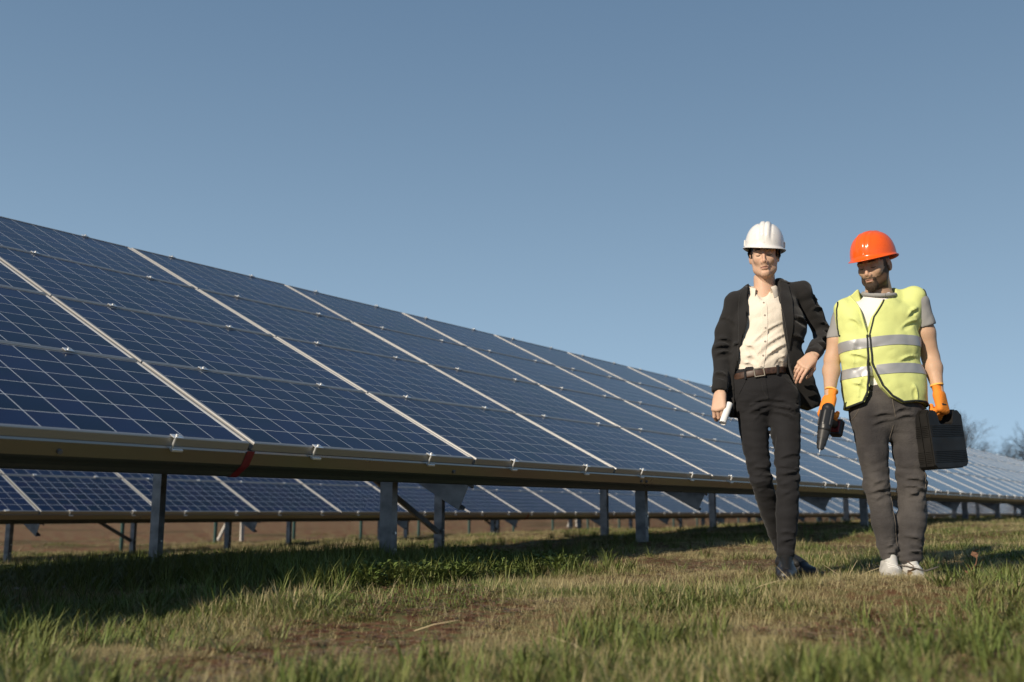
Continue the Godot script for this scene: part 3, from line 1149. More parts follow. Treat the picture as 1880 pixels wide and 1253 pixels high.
# helmet shell in head axes; visor = how far the brim reaches forward
func helmet_mesh(visor: float, ribs: int) -> ArrayMesh:
	var cols := 96
	var pts := PackedVector3Array()
	var rows := 0
	var shell := func(v: float, inset: float, ph: float) -> Vector3:
		var th := v * PI / 2
		var rx := 0.114 - inset
		var rz := 0.138 - inset
		var rr := pow(cos(th), 0.78) if v < 1.0 else 0.0
		var p := Vector3(sin(ph) * rx * rr, 0.045 + (0.136 - inset) * pow(sin(th), 0.95), cos(ph) * rz * rr - 0.008)
		if inset == 0.0:
			var fade := smoothstep(0.05, 0.3, v)
			var u := absf(p.x)
			var bump := 0.0
			if ribs == 1:
				bump = 0.008 * (1.0 - smoothstep(0.020, 0.036, u)) - 0.005 * exp(-pow((u - 0.0365) / 0.004, 2.0)) - 0.006 * exp(-pow(u / 0.0035, 2.0))
			else:
				bump = 0.005 * (1.0 - smoothstep(0.012, 0.018, u)) + 0.004 * exp(-pow((u - 0.034) / 0.006, 2.0))
			p += (p - Vector3(0, 0.05, -0.008)).normalized() * bump * fade
		return p
	var brim := func(k: float, under: float, ph: float) -> Vector3:
		var front := pow(maxf(0.0, cos(ph)), 1.5)
		var back := pow(maxf(0.0, -cos(ph)), 2.0)
		var reach := lerpf(0.009, visor, front) + 0.004 * back
		var p := Vector3(sin(ph) * (0.114 + 0.010 * k), 0.045, cos(ph) * (0.138 + reach * k) - 0.008)
		p.y -= k * (0.004 + 0.012 * front + 0.006 * back) + under
		p.y -= 0.006 * absf(sin(ph)) * 0.0 + 0.014 * back
		return p
	var list: Array = []
	for k in 9: list.append([0, 1.0 - k / 8.0, 0.005])
	list.append([1, 0.0, 0.004])
	list.append([1, 0.95, 0.004])
	list.append([1, 1.0, 0.003])
	list.append([1, 1.015, 0.0015])
	list.append([1, 1.0, 0.0])
	list.append([1, 0.9, 0.0])
	list.append([1, 0.2, 0.0])
	for k in 27: list.append([0, k / 26.0 * 0.985 + 0.015, 0.0])
	for e: Array in list:
		rows += 1
		for q in cols:
			var ph := TAU * q / cols
			pts.append(shell.call(e[1], e[2], ph) if e[0] == 0 else brim.call(e[1], e[2], ph))
	var mb := MB.new()
	mb.grid(pts, rows, cols, true)
	return mb.mesh()


# one hand: wrist at the origin, fingers along +y, back of the hand +z, thumb on the side of sx * x
func add_hand(mb: MB, xf: Transform3D, sx: float, curls: Array, thumb: Array, fat: float, tint: Variant = null) -> void:
	var f := Field.new(Vector3(-0.085, -0.05, -0.12), Vector3(0.085, 0.21, 0.045), 0.0036)
	f.cap(Vector3(0, -0.045, 0), Vector3(0, 0.012, 0), 0.026 + fat, 0.027 + fat, 0.012, 0.72, Vector3(0, 0, 1))
	var roots := [0.030, 0.010, -0.010, -0.028]
	var lens := [[0.044, 0.026, 0.020], [0.049, 0.029, 0.021], [0.045, 0.027, 0.020], [0.035, 0.021, 0.018]]
	var ends := [0.088, 0.092, 0.087, 0.078]
	for k in 4:
		var r := Vector3(roots[k] * sx, ends[k], 0.0)
		f.cap(Vector3(roots[k] * sx * 0.62, 0.008, 0.0), r, 0.0165 + fat, 0.0125 + fat, 0.014)
	f.ball(Vector3(0.022 * sx, 0.035, -0.012), Vector3(0.018 + fat, 0.03, 0.015 + fat), 0.015)
	for k in 4:
		var p := Vector3(roots[k] * sx, ends[k] - 0.004, -0.001)
		var a := 0.0
		var spread: float = roots[k] * sx * 1.6
		for j in 3:
			a += curls[k][j]
			var dirv := Vector3(spread * (1.0 if a < 0.7 else 0.3), cos(a), -sin(a)).normalized()
			var q: Vector3 = p + dirv * lens[k][j]
			var r0 := 0.0098 - 0.0009 * j + fat - (0.001 if k == 3 else 0.0)
			f.cap(p, q, r0, r0 - 0.0009, 0.0028)
			p = q
	var t0 := Vector3(0.022 * sx, 0.022, -0.006)
	var prev := t0
	for j in thumb.size():
		var q := Vector3(thumb[j].x * sx, thumb[j].y, thumb[j].z)
		f.cap(prev, q, 0.0145 - 0.002 * j + fat, 0.0125 - 0.002 * j + fat, 0.006)
		prev = q
	f.put(mb, xf, tint)


# faint scuffs and dust marks on moulded plastic
func worn_shell(m: StandardMaterial3D, seed_: int) -> StandardMaterial3D:
	m.albedo_texture = noise_tex(0.02, [[0.0, Color(0.86, 0.85, 0.83)], [0.3, Color(0.97, 0.97, 0.97)], [1.0, Color(1, 1, 1)]], 512, seed_, 6)
	m.roughness_texture = noise_tex(0.015, [[0.2, Color(0.8, 0.8, 0.8)], [0.6, Color(1, 1, 1)]], 256, seed_ + 1, 5)
	return world_tri(m, 4.0, false)


func looking(from: Vector3, to: Vector3, back: Vector3) -> Transform3D:
	# hand axes: y towards the fingers, z the back of the hand
	var y := (to - from).normalized()
	var z := (back - y * back.dot(y)).normalized()
	return Transform3D(Basis(y.cross(z), y, z), from)


func cloth(r: float, g: float, b: float, rough := 0.9, grain := 0.25, sc := 260.0, sheen := 0.0, relief := 0.16) -> StandardMaterial3D:
	var m := flat(1, 1, 1, rough, 0.0, 0.3)
	var lo := Color(r * (1.0 - grain), g * (1.0 - grain), b * (1.0 - grain)).linear_to_srgb()
	var hi := Color(r * (1.0 + grain), g * (1.0 + grain), b * (1.0 + grain)).linear_to_srgb()
	m.albedo_texture = noise_tex(0.09, [[0.25, lo], [0.75, hi]], 512, int(r * 999.0) + 3, 5)
	world_tri(m, sc / 40.0, false)
	# fine wrinkles and weave as relief
	m.heightmap_enabled = true
	m.heightmap_texture = wrinkle_tex()
	m.heightmap_scale = relief
	if sheen > 0.0:
		m.rim_enabled = true
		m.rim = sheen
	return m


var wrinkles: NoiseTexture2D


func wrinkle_tex() -> NoiseTexture2D:
	if wrinkles == null:
		wrinkles = noise_tex(0.006, [], 1024, 52, 5)
		wrinkles.noise.fractal_type = FastNoiseLite.FRACTAL_RIDGED
		wrinkles.noise.domain_warp_enabled = true
		wrinkles.noise.domain_warp_amplitude = 30.0
	return wrinkles


func folds(seed_: int, freq := 1.0) -> FastNoiseLite:
	var n := FastNoiseLite.new()
	n.seed = seed_
	n.frequency = freq
	n.noise_type = FastNoiseLite.TYPE_SIMPLEX_SMOOTH
	n.fractal_type = FastNoiseLite.FRACTAL_RIDGED
	n.fractal_octaves = 2
	return n


func shoe(called: String, ankle: Vector3, toe: Vector3, upper: Material, sole: Material, lace: Material, parent: Node, tongue: Material) -> void:
	# ankle and toe on the ground plane; y of both is the ground there
	var dirv := Vector3(toe.x - ankle.x, toe.y - ankle.y, toe.z - ankle.z).normalized()
	var side := dirv.cross(Vector3.UP).normalized()
	var up := side.cross(dirv).normalized()
	var xf := Transform3D(Basis(side, up, -dirv), ankle)   # local -z forward
	var f := Field.new(Vector3(-0.075, -0.02, -0.25), Vector3(0.075, 0.16, 0.10), 0.005)
	f.cap(Vector3(0, 0.042, 0.045), Vector3(0, 0.040, -0.06), 0.036, 0.042, 0.02)
	f.cap(Vector3(0, 0.040, -0.06), Vector3(0.004, 0.030, -0.185), 0.042, 0.030, 0.03, 1.18)
	f.cap(Vector3(0, 0.06, 0.035), Vector3(0, 0.085, 0.030), 0.036, 0.035, 0.03)
	f.cap(Vector3(0, 0.085, 0.0), Vector3(0, 0.05, -0.10), 0.032, 0.028, 0.025)
	f.slice(Vector3(0, 0.102, 0.0), Vector3(0, 1, 0.12), 0.12)
	var mb := MB.new()
	f.put(mb, xf)
	var s := part(called, mb.mesh(), upper, parent)
	var g := Field.new(Vector3(-0.075, -0.02, -0.25), Vector3(0.075, 0.05, 0.10), 0.005)
	g.cap(Vector3(0, 0.012, 0.045), Vector3(0, 0.012, -0.06), 0.040, 0.046, 0.01, 0.42, Vector3.UP)
	g.cap(Vector3(0, 0.012, -0.06), Vector3(0.004, 0.012, -0.190), 0.046, 0.034, 0.02, 0.42, Vector3.UP)
	mb = MB.new()
	g.put(mb, xf)
	part("sole", mb.mesh(), sole, s)
	for k in 5:
		var z := -0.045 - k * 0.018
		var pts := PackedVector3Array()
		var rads := PackedFloat32Array()
		for q in 7:
			var x := lerpf(-0.024, 0.024, q / 6.0)
			pts.append(xf * f.hit(Vector3(x, 0.14, z + 0.006 * (q / 6.0 - 0.5)), Vector3(0, -1, 0), 0.14))
			rads.append(0.0028)
		mb = MB.new()
		mb.tube(pts, rads, 5)
		part("lace", mb.mesh(), lace, s)
	var tg := PackedVector3Array()
	for r in 5:
		for c in 5:
			tg.append(xf * Vector3(lerpf(-0.022, 0.022, c / 4.0), 0.086 + r * 0.007, -0.036 + r * 0.006 + absf(c - 2.0) * 0.003))
	mb = MB.new()
	mb.grid(tg, 5, 5)
	part("tongue", mb.mesh(), tongue, s)


func build_people() -> void:
	M.skin = flat(1, 1, 1, 0.55, 0.0, 0.4)
	M.skin.vertex_color_use_as_albedo = true
	M.skin.subsurf_scatter_enabled = true
	M.skin.subsurf_scatter_strength = 0.06
	man_in_jacket()
	man_in_vest()


func v2(a: Array) -> Array:
	var out := []
	for k in range(0, a.size(), 2): out.append(Vector2(a[k], a[k + 1]))
	return out


func man_in_jacket() -> void:
	var at := Vector3(1.40, 0.0, -5.48)
	at.y = 0.06
	var who := base("person", at)
	tag(who, "person in white helmet, black open blazer and black trousers, left hand at the hip", "person", "people walking beside the panels")
	var trousers_m := cloth(0.016, 0.0155, 0.017, 0.85, 0.2, 300.0, 0.15, 0.10)
	var jacket_m := cloth(0.0185, 0.0175, 0.0175, 0.9, 0.35, 420.0, 0.25, 0.05)
	var shirt_m := cloth(0.72, 0.645, 0.545, 0.85, 0.04, 260.0, 0.0, 0.07)
	var head := Transform3D(Basis.from_euler(Vector3(0.14, -0.26, 0.03)) * Basis.from_scale(Vector3(0.94, 1.02, 1.0)), Vector3(-0.008, 1.757, 0.012))
	# joints
	var sl := Vector3(-0.180, 1.50, -0.02)
	var el := Vector3(-0.252, 1.225, -0.03)
	var wl := Vector3(-0.287, 0.985, 0.06)
	var sr := Vector3(0.212, 1.550, -0.04)
	var er := Vector3(0.338, 1.345, -0.12)
	var wr := Vector3(0.200, 1.178, 0.11)
	var hl := Vector3(-0.116, 0.93, -0.01)
	var kl := Vector3(-0.078, 0.535, 0.02)
	var al := Vector3(0.085, 0.158, -0.24)
	var hr := Vector3(0.070, 0.94, 0.01)
	var kr := Vector3(0.042, 0.535, 0.11)
	var ar := Vector3(0.020, 0.138, 0.09)

	# body
	var mb := MB.new()
	var f := Field.new(Vector3(-0.42, 0.04, -0.36), Vector3(0.45, 1.66, 0.26), 0.012)
	f.cap(Vector3(-0.05, 1.0, 0), Vector3(0.005, 1.40, 0), 0.085, 0.09, 0.05, 1.3)
	f.cap(sl + Vector3(0.03, 0, 0), sr - Vector3(0.03, 0, 0), 0.045, 0.045, 0.05)
	f.cap(Vector3(-0.005, 1.44, -0.01), Vector3(-0.010, 1.64, -0.025), 0.058, 0.051, 0.04)
	for q in [[sl, el, 0.034, 0.026], [el, wl, 0.026, 0.024], [sr, er, 0.032, 0.025], [er, wr, 0.025, 0.025], [hl, kl, 0.055, 0.036], [kl, al, 0.035, 0.030], [hr, kr, 0.055, 0.036], [kr, ar, 0.035, 0.030], [al, al + Vector3(0.05, -0.07, 0.1), 0.03, 0.025], [ar, ar + Vector3(-0.03, -0.07, 0.11), 0.03, 0.025]]:
		f.cap(q[0], q[1], q[2], q[3], 0.03)
	f.put(mb, Transform3D.IDENTITY, func(p: Vector3) -> Color: return Color(0.55, 0.355, 0.25) if p.y > 0.4 else Color(0.012, 0.012, 0.014))
	var face := add_head(mb, head, false)
	var skin := func(p: Vector3) -> Color: return Color(0.55, 0.355, 0.25).lerp(Color(0.52, 0.28, 0.20), smoothstep(0.08, 0.17, p.y) * 0.5)
	# right hand closed round a paper roll, left hand loose at the pocket
	var ha := looking(wl, Vector3(-0.302, 0.90, 0.085), Vector3(-0.55, 0.1, 0.85))
	add_hand(mb, ha, 1.0, [[0.55, 0.75, 0.5], [0.7, 0.9, 0.6], [0.8, 1.0, 0.6], [0.85, 1.0, 0.6]], [Vector3(0.040, 0.055, -0.030), Vector3(0.034, 0.090, -0.050), Vector3(0.024, 0.112, -0.056)], 0.0, skin)
	var hb := looking(wr, Vector3(0.128, 1.115, 0.150), Vector3(-0.35, 0.35, 0.9))
	add_hand(mb, hb, -1.0, [[0.35, 0.35, 0.25], [0.45, 0.45, 0.3], [0.55, 0.55, 0.35], [0.65, 0.6, 0.4]], [Vector3(0.040, 0.045, -0.03), Vector3(0.042, 0.075, -0.05), Vector3(0.036, 0.095, -0.06)], 0.0, skin)
	part("body", mb.mesh(), M.skin, who)
	face_hair(face, head, who, flat(0.05, 0.033, 0.022, 0.85))

	# trousers
	f = Field.new(Vector3(-0.26, 0.12, -0.36), Vector3(0.24, 1.13, 0.22), 0.0075)
	f.cap(Vector3(-0.062, 1.085, 0.0), Vector3(-0.045, 1.02, -0.005), 0.108, 0.118, 0.03, 1.24)
	f.cap(Vector3(-0.045, 1.02, -0.01), Vector3(-0.028, 0.945, -0.015), 0.118, 0.110, 0.04, 1.45)
	f.cap(hl + Vector3(0.008, 0.02, 0), hl.lerp(kl, 0.5), 0.092, 0.071, 0.03)
	f.cap(hl.lerp(kl, 0.5), kl, 0.071, 0.060, 0.012)
	f.cap(kl, kl.lerp(al, 0.45), 0.060, 0.056, 0.012)
	f.cap(kl.lerp(al, 0.45), al + Vector3(0, 0.02, 0), 0.056, 0.048, 0.012)
	f.cap(hr + Vector3(-0.006, 0.02, 0), hr.lerp(kr, 0.5), 0.092, 0.073, 0.03)
	f.cap(hr.lerp(kr, 0.5), kr, 0.073, 0.062, 0.012)
	f.cap(kr, kr.lerp(ar, 0.45), 0.062, 0.059, 0.012)
	f.cap(kr.lerp(ar, 0.45), ar + Vector3(0, 0.02, 0), 0.059, 0.048, 0.012)
	f.cap(Vector3(-0.026, 0.86, 0.13), Vector3(-0.020, 0.70, 0.06), 0.012, 0.014, -0.02)
	f.cap(Vector3(-0.021, 0.80, -0.2), Vector3(-0.021, 0.80, 0.2), 0.004, 0.004, -0.012)
	f.cap(Vector3(-0.020, 0.74, -0.2), Vector3(-0.020, 0.74, 0.2), 0.006, 0.006, -0.012)
	# creases: whiskers at the crotch, behind and on the knees, at the fly
	for q in [[-0.035, 0.955, -0.13, 0.925], [-0.03, 0.93, -0.14, 0.885], [-0.03, 0.90, -0.11, 0.85], [-0.02, 0.95, 0.09, 0.925], [-0.02, 0.925, 0.10, 0.885], [-0.015, 0.89, 0.08, 0.85], [-0.125, 0.60, -0.03, 0.575], [-0.13, 0.555, -0.03, 0.545], [-0.125, 0.51, -0.035, 0.52], [-0.1, 0.47, -0.02, 0.49], [-0.01, 0.60, 0.09, 0.575], [-0.005, 0.545, 0.09, 0.565], [-0.01, 0.50, 0.095, 0.52], [0.0, 0.455, 0.08, 0.475], [0.0, 0.64, 0.09, 0.66], [-0.01, 0.26, 0.055, 0.25], [-0.01, 0.215, 0.05, 0.225]]:
		f.fold(q[0], q[1], q[2], q[3], 0.006, 0.006)
	f.crease(folds(5, 9.0), Vector3(0.5, 1.6, 0.6), 0.007, func(p: Vector3) -> float: return 0.35 + smoothstep(0.25, 0.0, absf(p.y - 0.54)) + smoothstep(0.12, 0.0, absf(p.y - 0.9)) + smoothstep(0.32, 0.16, p.y))
	mb = MB.new()
	f.slice(ar + Vector3(0, -0.015, 0), Vector3(0, -1, 0.1), 0.08)
	f.slice(al + Vector3(0, -0.01, 0), Vector3(0.3, -1, 0), 0.08)
	mb = MB.new()
	f.put(mb)
	var tr := part("trousers", mb.mesh(), trousers_m, who)
	part("fly", drape(f, between(v2([-0.082, 1.075, -0.072, 1.0, -0.045, 0.955]), v2([-0.055, 1.075, -0.050, 1.0, -0.040, 0.955]), 4), 0.003), trousers_m, tr)
	for q: Array in [[-0.150, 1.062, -0.185, 0.985], [0.050, 1.068, 0.105, 1.02]]:
		part("pocket_seam", cord(f, v2(q), 0.0028), trousers_m, tr)

	# shirt
	f = Field.new(Vector3(-0.24, 1.03, -0.17), Vector3(0.24, 1.62, 0.2), 0.007)
	f.cap(Vector3(-0.062, 1.09, 0.0), Vector3(-0.035, 1.22, 0.0), 0.106, 0.108, 0.04, 1.26)
	f.cap(Vector3(-0.035, 1.22, 0.0), Vector3(0.0, 1.42, -0.005), 0.110, 0.116, 0.05, 1.36)
	f.cap(Vector3(-0.10, 1.49, -0.03), Vector3(0.10, 1.51, -0.04), 0.055, 0.055, 0.06)
	f.cap(Vector3(-0.010, 1.46, -0.01), Vector3(-0.010, 1.535, -0.025), 0.085, 0.066, 0.04)
	f.cap(Vector3(-0.046, 1.492, 0.092), Vector3(-0.030, 1.575, 0.040), 0.008, 0.048, -0.006)
	for q in [[0.065, 1.375, -0.10, 1.27], [0.07, 1.31, -0.09, 1.195], [0.07, 1.255, -0.07, 1.15], [0.06, 1.19, 0.0, 1.135], [-0.14, 1.19, -0.09, 1.15], [-0.15, 1.15, -0.11, 1.12], [0.03, 1.165, 0.055, 1.12], [-0.14, 1.25, -0.10, 1.19]]:
		f.fold(q[0], q[1], q[2], q[3], 0.008, 0.012)
	f.crease(folds(8, 6.0), Vector3(0.9, 1.2, 0.6), 0.0045)
	mb = MB.new()
	f.put(mb)
	var sh := part("shirt", mb.mesh(), shirt_m, who)
	# button placket, buttons
	var mid := v2([-0.046, 1.490, -0.041, 1.45, -0.045, 1.30, -0.062, 1.20, -0.075, 1.115])
	var lft := []
	var rgt := []
	for q: Vector2 in mid:
		lft.append(q + Vector2(-0.014, 0))
		rgt.append(q + Vector2(0.014, 0))
	part("placket", drape(f, between(lft, rgt, 4), 0.003), shirt_m, sh)
	var btn := flat(0.35, 0.3, 0.25, 0.4)
	for y: float in [1.476, 1.405, 1.335, 1.26, 1.185, 1.125]:
		var x := -0.042 - maxf(0.0, 1.3 - y) * 0.18
		var p := f.hit(Vector3(x, y, 0.3), Vector3(0, 0, -1), 0.6)
		var b := MB.new()
		b.tube(PackedVector3Array([p, p + Vector3(0, 0, 0.0065)]), PackedFloat32Array([0.0055, 0.005]), 8)
		part("button", b.mesh(), btn, sh)
	# collar: a standing band, open in front, folded outwards
	var cp := PackedVector3Array()
	var nc := 40
	for r in 8:
		for k in nc:
			var a := lerpf(-2.38, 2.80, float(k) / (nc - 1))   # from the back
			var tip := pow(absf(a) / 2.8, 3.0)
			var prof: Array = [[0.064, 0.0], [0.063, 0.018], [0.063, 0.036], [0.066, 0.044], [0.071, 0.038], [0.075, 0.022], [0.079, 0.006], [0.082, -0.010]][r]
			var rad: float = prof[0] + 0.012 * tip * (1.0 if r > 3 else 0.2)
			var y: float = 1.568 + prof[1] - 0.024 * tip * (1.5 if r > 3 else 1.0) + 0.02 * sin(a * 0.5) * 0.4
			cp.append(Vector3(-0.014 + sin(a) * rad + 0.004 * sin(a), y - 0.012 * (1.0 - cos(a)), -0.022 - cos(a) * rad * 1.12))
	mb = MB.new()
	mb.grid(cp, 8, nc)
	part("collar", mb.mesh(), shirt_m, sh)

	# belt with buckle
	var belt_m := flat(0.085, 0.045, 0.030, 0.45)
	belt_m.albedo_texture = noise_tex(0.02, [[0.2, Color(0.7, 0.7, 0.7)], [0.8, Color(1, 1, 1)]], 256, 41)
	world_tri(belt_m, 6.0, false)
	mb = MB.new()
	var bp := PackedVector3Array()
	for r: Array in [[-0.018, -0.006], [-0.018, 0.0], [-0.012, 0.003], [0.012, 0.003], [0.018, 0.0], [0.018, -0.006]]:
		for k in 72:
			var a := TAU * k / 72
			var x := sin(a)
			bp.append(Vector3(-0.060 + x * (0.142 + r[1]), 1.098 + 0.020 * x + r[0], cos(a) * (0.116 + r[1]) + 0.004))
	mb.grid(bp, 6, 72, true)
	var belt := part("belt", mb.mesh(), belt_m, who)
	mb = MB.new()
	var bc := Vector3(-0.088, 1.094, 0.123)
	var bb := Basis.from_euler(Vector3(0, -0.22, 0.13))
	for q in [[0.0, 0.021, 0.056, 0.006], [0.0, -0.021, 0.056, 0.006], [-0.025, 0.0, 0.006, 0.046], [0.025, 0.0, 0.006, 0.046]]:
		mb.bevel_box(bc + bb * Vector3(q[0], q[1], 0), Vector3(q[2], q[3], 0.006), 0.0015, bb)
	part("buckle", mb.mesh(), flat(0.5, 0.42, 0.32, 0.3, 0.8), belt)
	for a: float in [-0.72, 0.55]:
		mb = MB.new()
		mb.bevel_box(Vector3(-0.060 + sin(a) * 0.143, 1.098 + 0.020 * sin(a), cos(a) * 0.118 + 0.004), Vector3(0.012, 0.052, 0.012), 0.002, Basis(Vector3.UP, a))
		part("belt_loop", mb.mesh(), trousers_m, belt)

	# jacket
	f = Field.new(Vector3(-0.38, 0.84, -0.24), Vector3(0.46, 1.68, 0.2), 0.0075)
	f.cap(Vector3(-0.035, 1.18, -0.015), Vector3(0.005, 1.36, -0.015), 0.128, 0.134, 0.05, 1.48)
	f.cap(Vector3(0.005, 1.36, -0.015), Vector3(0.012, 1.47, -0.02), 0.134, 0.112, 0.05, 1.48)
	f.cap(Vector3(-0.035, 1.18, -0.02), Vector3(-0.040, 0.96, -0.03), 0.128, 0.138, 0.05, 1.36)
	f.cap(Vector3(-0.160, 1.515, -0.025), Vector3(0.212, 1.580, -0.04), 0.052, 0.050, 0.04)
	f.cap(Vector3(-0.06, 1.56, -0.035), Vector3(0.06, 1.585, -0.04), 0.060, 0.060, 0.05)
	f.cap(Vector3(0.115, 1.16, -0.05), Vector3(0.190, 0.97, -0.10), 0.085, 0.075, 0.05, 1.25)
	f.cap(Vector3(0.19, 1.08, -0.09), Vector3(0.245, 0.965, -0.11), 0.05, 0.05, 0.05)
	f.cap(Vector3(-0.20, 1.10, -0.02), Vector3(-0.205, 0.90, -0.015), 0.036, 0.040, 0.04)
	# sleeves
	f.cap(sl, sl.lerp(el, 0.55), 0.056, 0.055, 0.02)
	f.cap(sl.lerp(el, 0.55), el, 0.055, 0.051, 0.02)
	f.cap(el, wl.lerp(el, 0.02), 0.051, 0.043, 0.02)
	f.cap(sr, sr.lerp(er, 0.5), 0.055, 0.055, 0.02)
	f.cap(sr.lerp(er, 0.5), er, 0.056, 0.052, 0.012)
	f.cap(er, wr.lerp(er, 0.02), 0.052, 0.045, 0.012)
	# gap between the bent arm and the waist
	f.cap(Vector3(0.258, 1.345, -0.3), Vector3(0.258, 1.345, 0.3), 0.010, 0.010, -0.016)
	f.cap(Vector3(0.262, 1.315, -0.3), Vector3(0.262, 1.315, 0.3), 0.009, 0.009, -0.016)
	# cuffs are cut square below
	# creases on the sleeves and below the arms
	for q in [[-0.305, 1.30, -0.21, 1.275], [-0.315, 1.245, -0.22, 1.25], [-0.31, 1.20, -0.215, 1.215], [-0.265, 1.42, -0.185, 1.36], [-0.32, 1.10, -0.26, 1.08], [0.27, 1.55, 0.30, 1.49], [0.30, 1.40, 0.39, 1.345], [0.33, 1.36, 0.40, 1.30], [0.30, 1.31, 0.385, 1.27], [0.26, 1.27, 0.33, 1.21], [0.12, 1.40, 0.22, 1.36], [0.10, 1.30, 0.21, 1.25], [0.25, 1.46, 0.33, 1.47], [-0.20, 1.26, -0.155, 1.23]]:
		f.fold(q[0], q[1], q[2], q[3], 0.010, 0.011)
	f.crease(folds(17, 5.0), Vector3(0.9, 1.0, 0.7), 0.006, func(p: Vector3) -> float: return 0.4 + smoothstep(0.17, 0.24, absf(p.x)))
	f.slice(wl.lerp(el, 0.05), wl - el, 0.075)
	f.slice(wr.lerp(er, 0.05), wr - er, 0.075)
	# the open front and the hem
	f.cut(PackedVector2Array(v2([-0.085, 1.70, -0.105, 1.56, -0.118, 1.45, -0.143, 1.33, -0.180, 1.20, -0.200, 1.09, -0.207, 0.95, -0.205, 0.80, 0.155, 0.80, 0.150, 0.95, 0.13, 1.06, 0.088, 1.13, 0.075, 1.22, 0.056, 1.34, 0.045, 1.48, 0.056, 1.58, 0.062, 1.70])), -0.035)
	f.cut(PackedVector2Array(v2([-0.5, 0.70, 0.6, 0.70, 0.6, 0.955, 0.31, 0.945, 0.235, 0.915, 0.18, 0.935, 0.1, 0.90, -0.1, 0.87, -0.27, 0.86, -0.27, 0.95, -0.5, 0.95])), -0.5)
	f.cap(Vector3(-0.008, 1.50, -0.02), Vector3(-0.010, 1.72, -0.02), 0.07, 0.074, -0.006, 1.1)
	mb = MB.new()
	f.put(mb)
	var ja := part("jacket", mb.mesh(), jacket_m, who)
	# lapels
	part("lapel", drape(f, between(v2([0.060, 1.655, 0.052, 1.57, 0.050, 1.45, 0.062, 1.34, 0.082, 1.22]), v2([0.078, 1.660, 0.118, 1.59, 0.123, 1.50, 0.110, 1.38, 0.086, 1.22]), 7), 0.007), jacket_m, ja)
	part("collar", drape(f, between(v2([0.060, 1.672, 0.060, 1.61]), v2([0.085, 1.660, 0.128, 1.605]), 6), 0.010), jacket_m, ja)
	part("lapel", drape(f, between(v2([-0.100, 1.60, -0.112, 1.50, -0.128, 1.40, -0.160, 1.27, -0.188, 1.16]), v2([-0.112, 1.605, -0.158, 1.53, -0.172, 1.42, -0.178, 1.29, -0.190, 1.16]), 7), 0.007), jacket_m, ja)
	part("breast_pocket", drape(f, between(v2([0.135, 1.405, 0.135, 1.382]), v2([0.208, 1.418, 0.208, 1.395]), 7), 0.005), jacket_m, ja)
	part("pocket_flap", drape(f, between(v2([-0.240, 1.05, -0.240, 1.01]), v2([-0.208, 1.05, -0.208, 1.01]), 4), 0.005), jacket_m, ja)
	var metal := flat(0.45, 0.33, 0.2, 0.35, 0.6)
	for k in 2:
		var p := f.hit(Vector3(0.285 + 0.012 * k, 1.158 + 0.018 * k, 0.3), Vector3(0, 0, -1), 0.6)
		mb = MB.new()
		mb.tube(PackedVector3Array([p - Vector3(0, 0, 0.002), p + Vector3(0, 0, 0.007)]), PackedFloat32Array([0.008, 0.007]), 8)
		part("button", mb.mesh(), metal, ja)

	# helmet
	var white := worn_shell(flat(0.78, 0.76, 0.73, 0.24, 0.0, 0.5), 81)
	var hx := head * Transform3D(Basis.from_euler(Vector3(-0.02, 0.0, -0.13)), Vector3(0, -0.001, 0))
	var he := part("safety_helmet", helmet_mesh(0.017, 1), white, who, hx)
	var dark := flat(0.012, 0.014, 0.022, 0.6)
	mb = MB.new()
	var hp := PackedVector3Array()
	for r in 4:
		for k in 40:
			var a := lerpf(1.35, TAU - 1.35, k / 39.0)
			hp.append(Vector3(sin(a) * (0.088 + 0.004 * (r % 3)), 0.045 - 0.018 * r - 0.012 * maxf(0.0, -cos(a)), cos(a) * 0.108 - 0.008))
	mb.grid(hp, 4, 40)
	part("headband", mb.mesh(), dark, he)
	for s: float in [-1.0, 1.0]:
		mb = MB.new()
		mb.bevel_box(Vector3(s * 0.114, 0.064, 0.004), Vector3(0.008, 0.034, 0.036), 0.003)
		part("side_slot", mb.mesh(), white, he)

	# shoes
	var leather := flat(0.016, 0.014, 0.014, 0.45)
	shoe("shoe", ar + Vector3(0.004, -0.122, -0.02), Vector3(-0.045, 0.014, 0.30), leather, flat(0.02, 0.018, 0.016, 0.7), leather, who, leather)
	shoe("shoe", al + Vector3(0.03, -0.122, -0.01), Vector3(0.20, 0.016, -0.10), leather, flat(0.02, 0.018, 0.016, 0.7), leather, who, leather)

	# the roll of paper in the hand
	var roll := base("paper_roll", at + Vector3(-0.268, 0.875, 0.105))
	tag(roll, "roll of white paper held in the right hand of the person in the blazer", "paper roll")
	var axis := Vector3(-0.36, -0.74, 0.42).normalized()
	var paper := flat(0.72, 0.71, 0.70, 0.8)
	var sx := axis.cross(Vector3.UP).normalized()
	var sy := sx.cross(axis)
	var rp := PackedVector3Array()
	var turns := 90
	for r in 2:
		for k in turns:
			var a := TAU * 2.6 * k / turns
			var rad := 0.0195 - 0.0035 * k / turns * 2.6
			rp.append(axis * (-0.068 + 0.135 * r) + (sx * cos(a) + sy * sin(a)) * rad)
	mb = MB.new()
	mb.grid(rp, 2, turns)
	part("sheet", mb.mesh(), paper, roll)


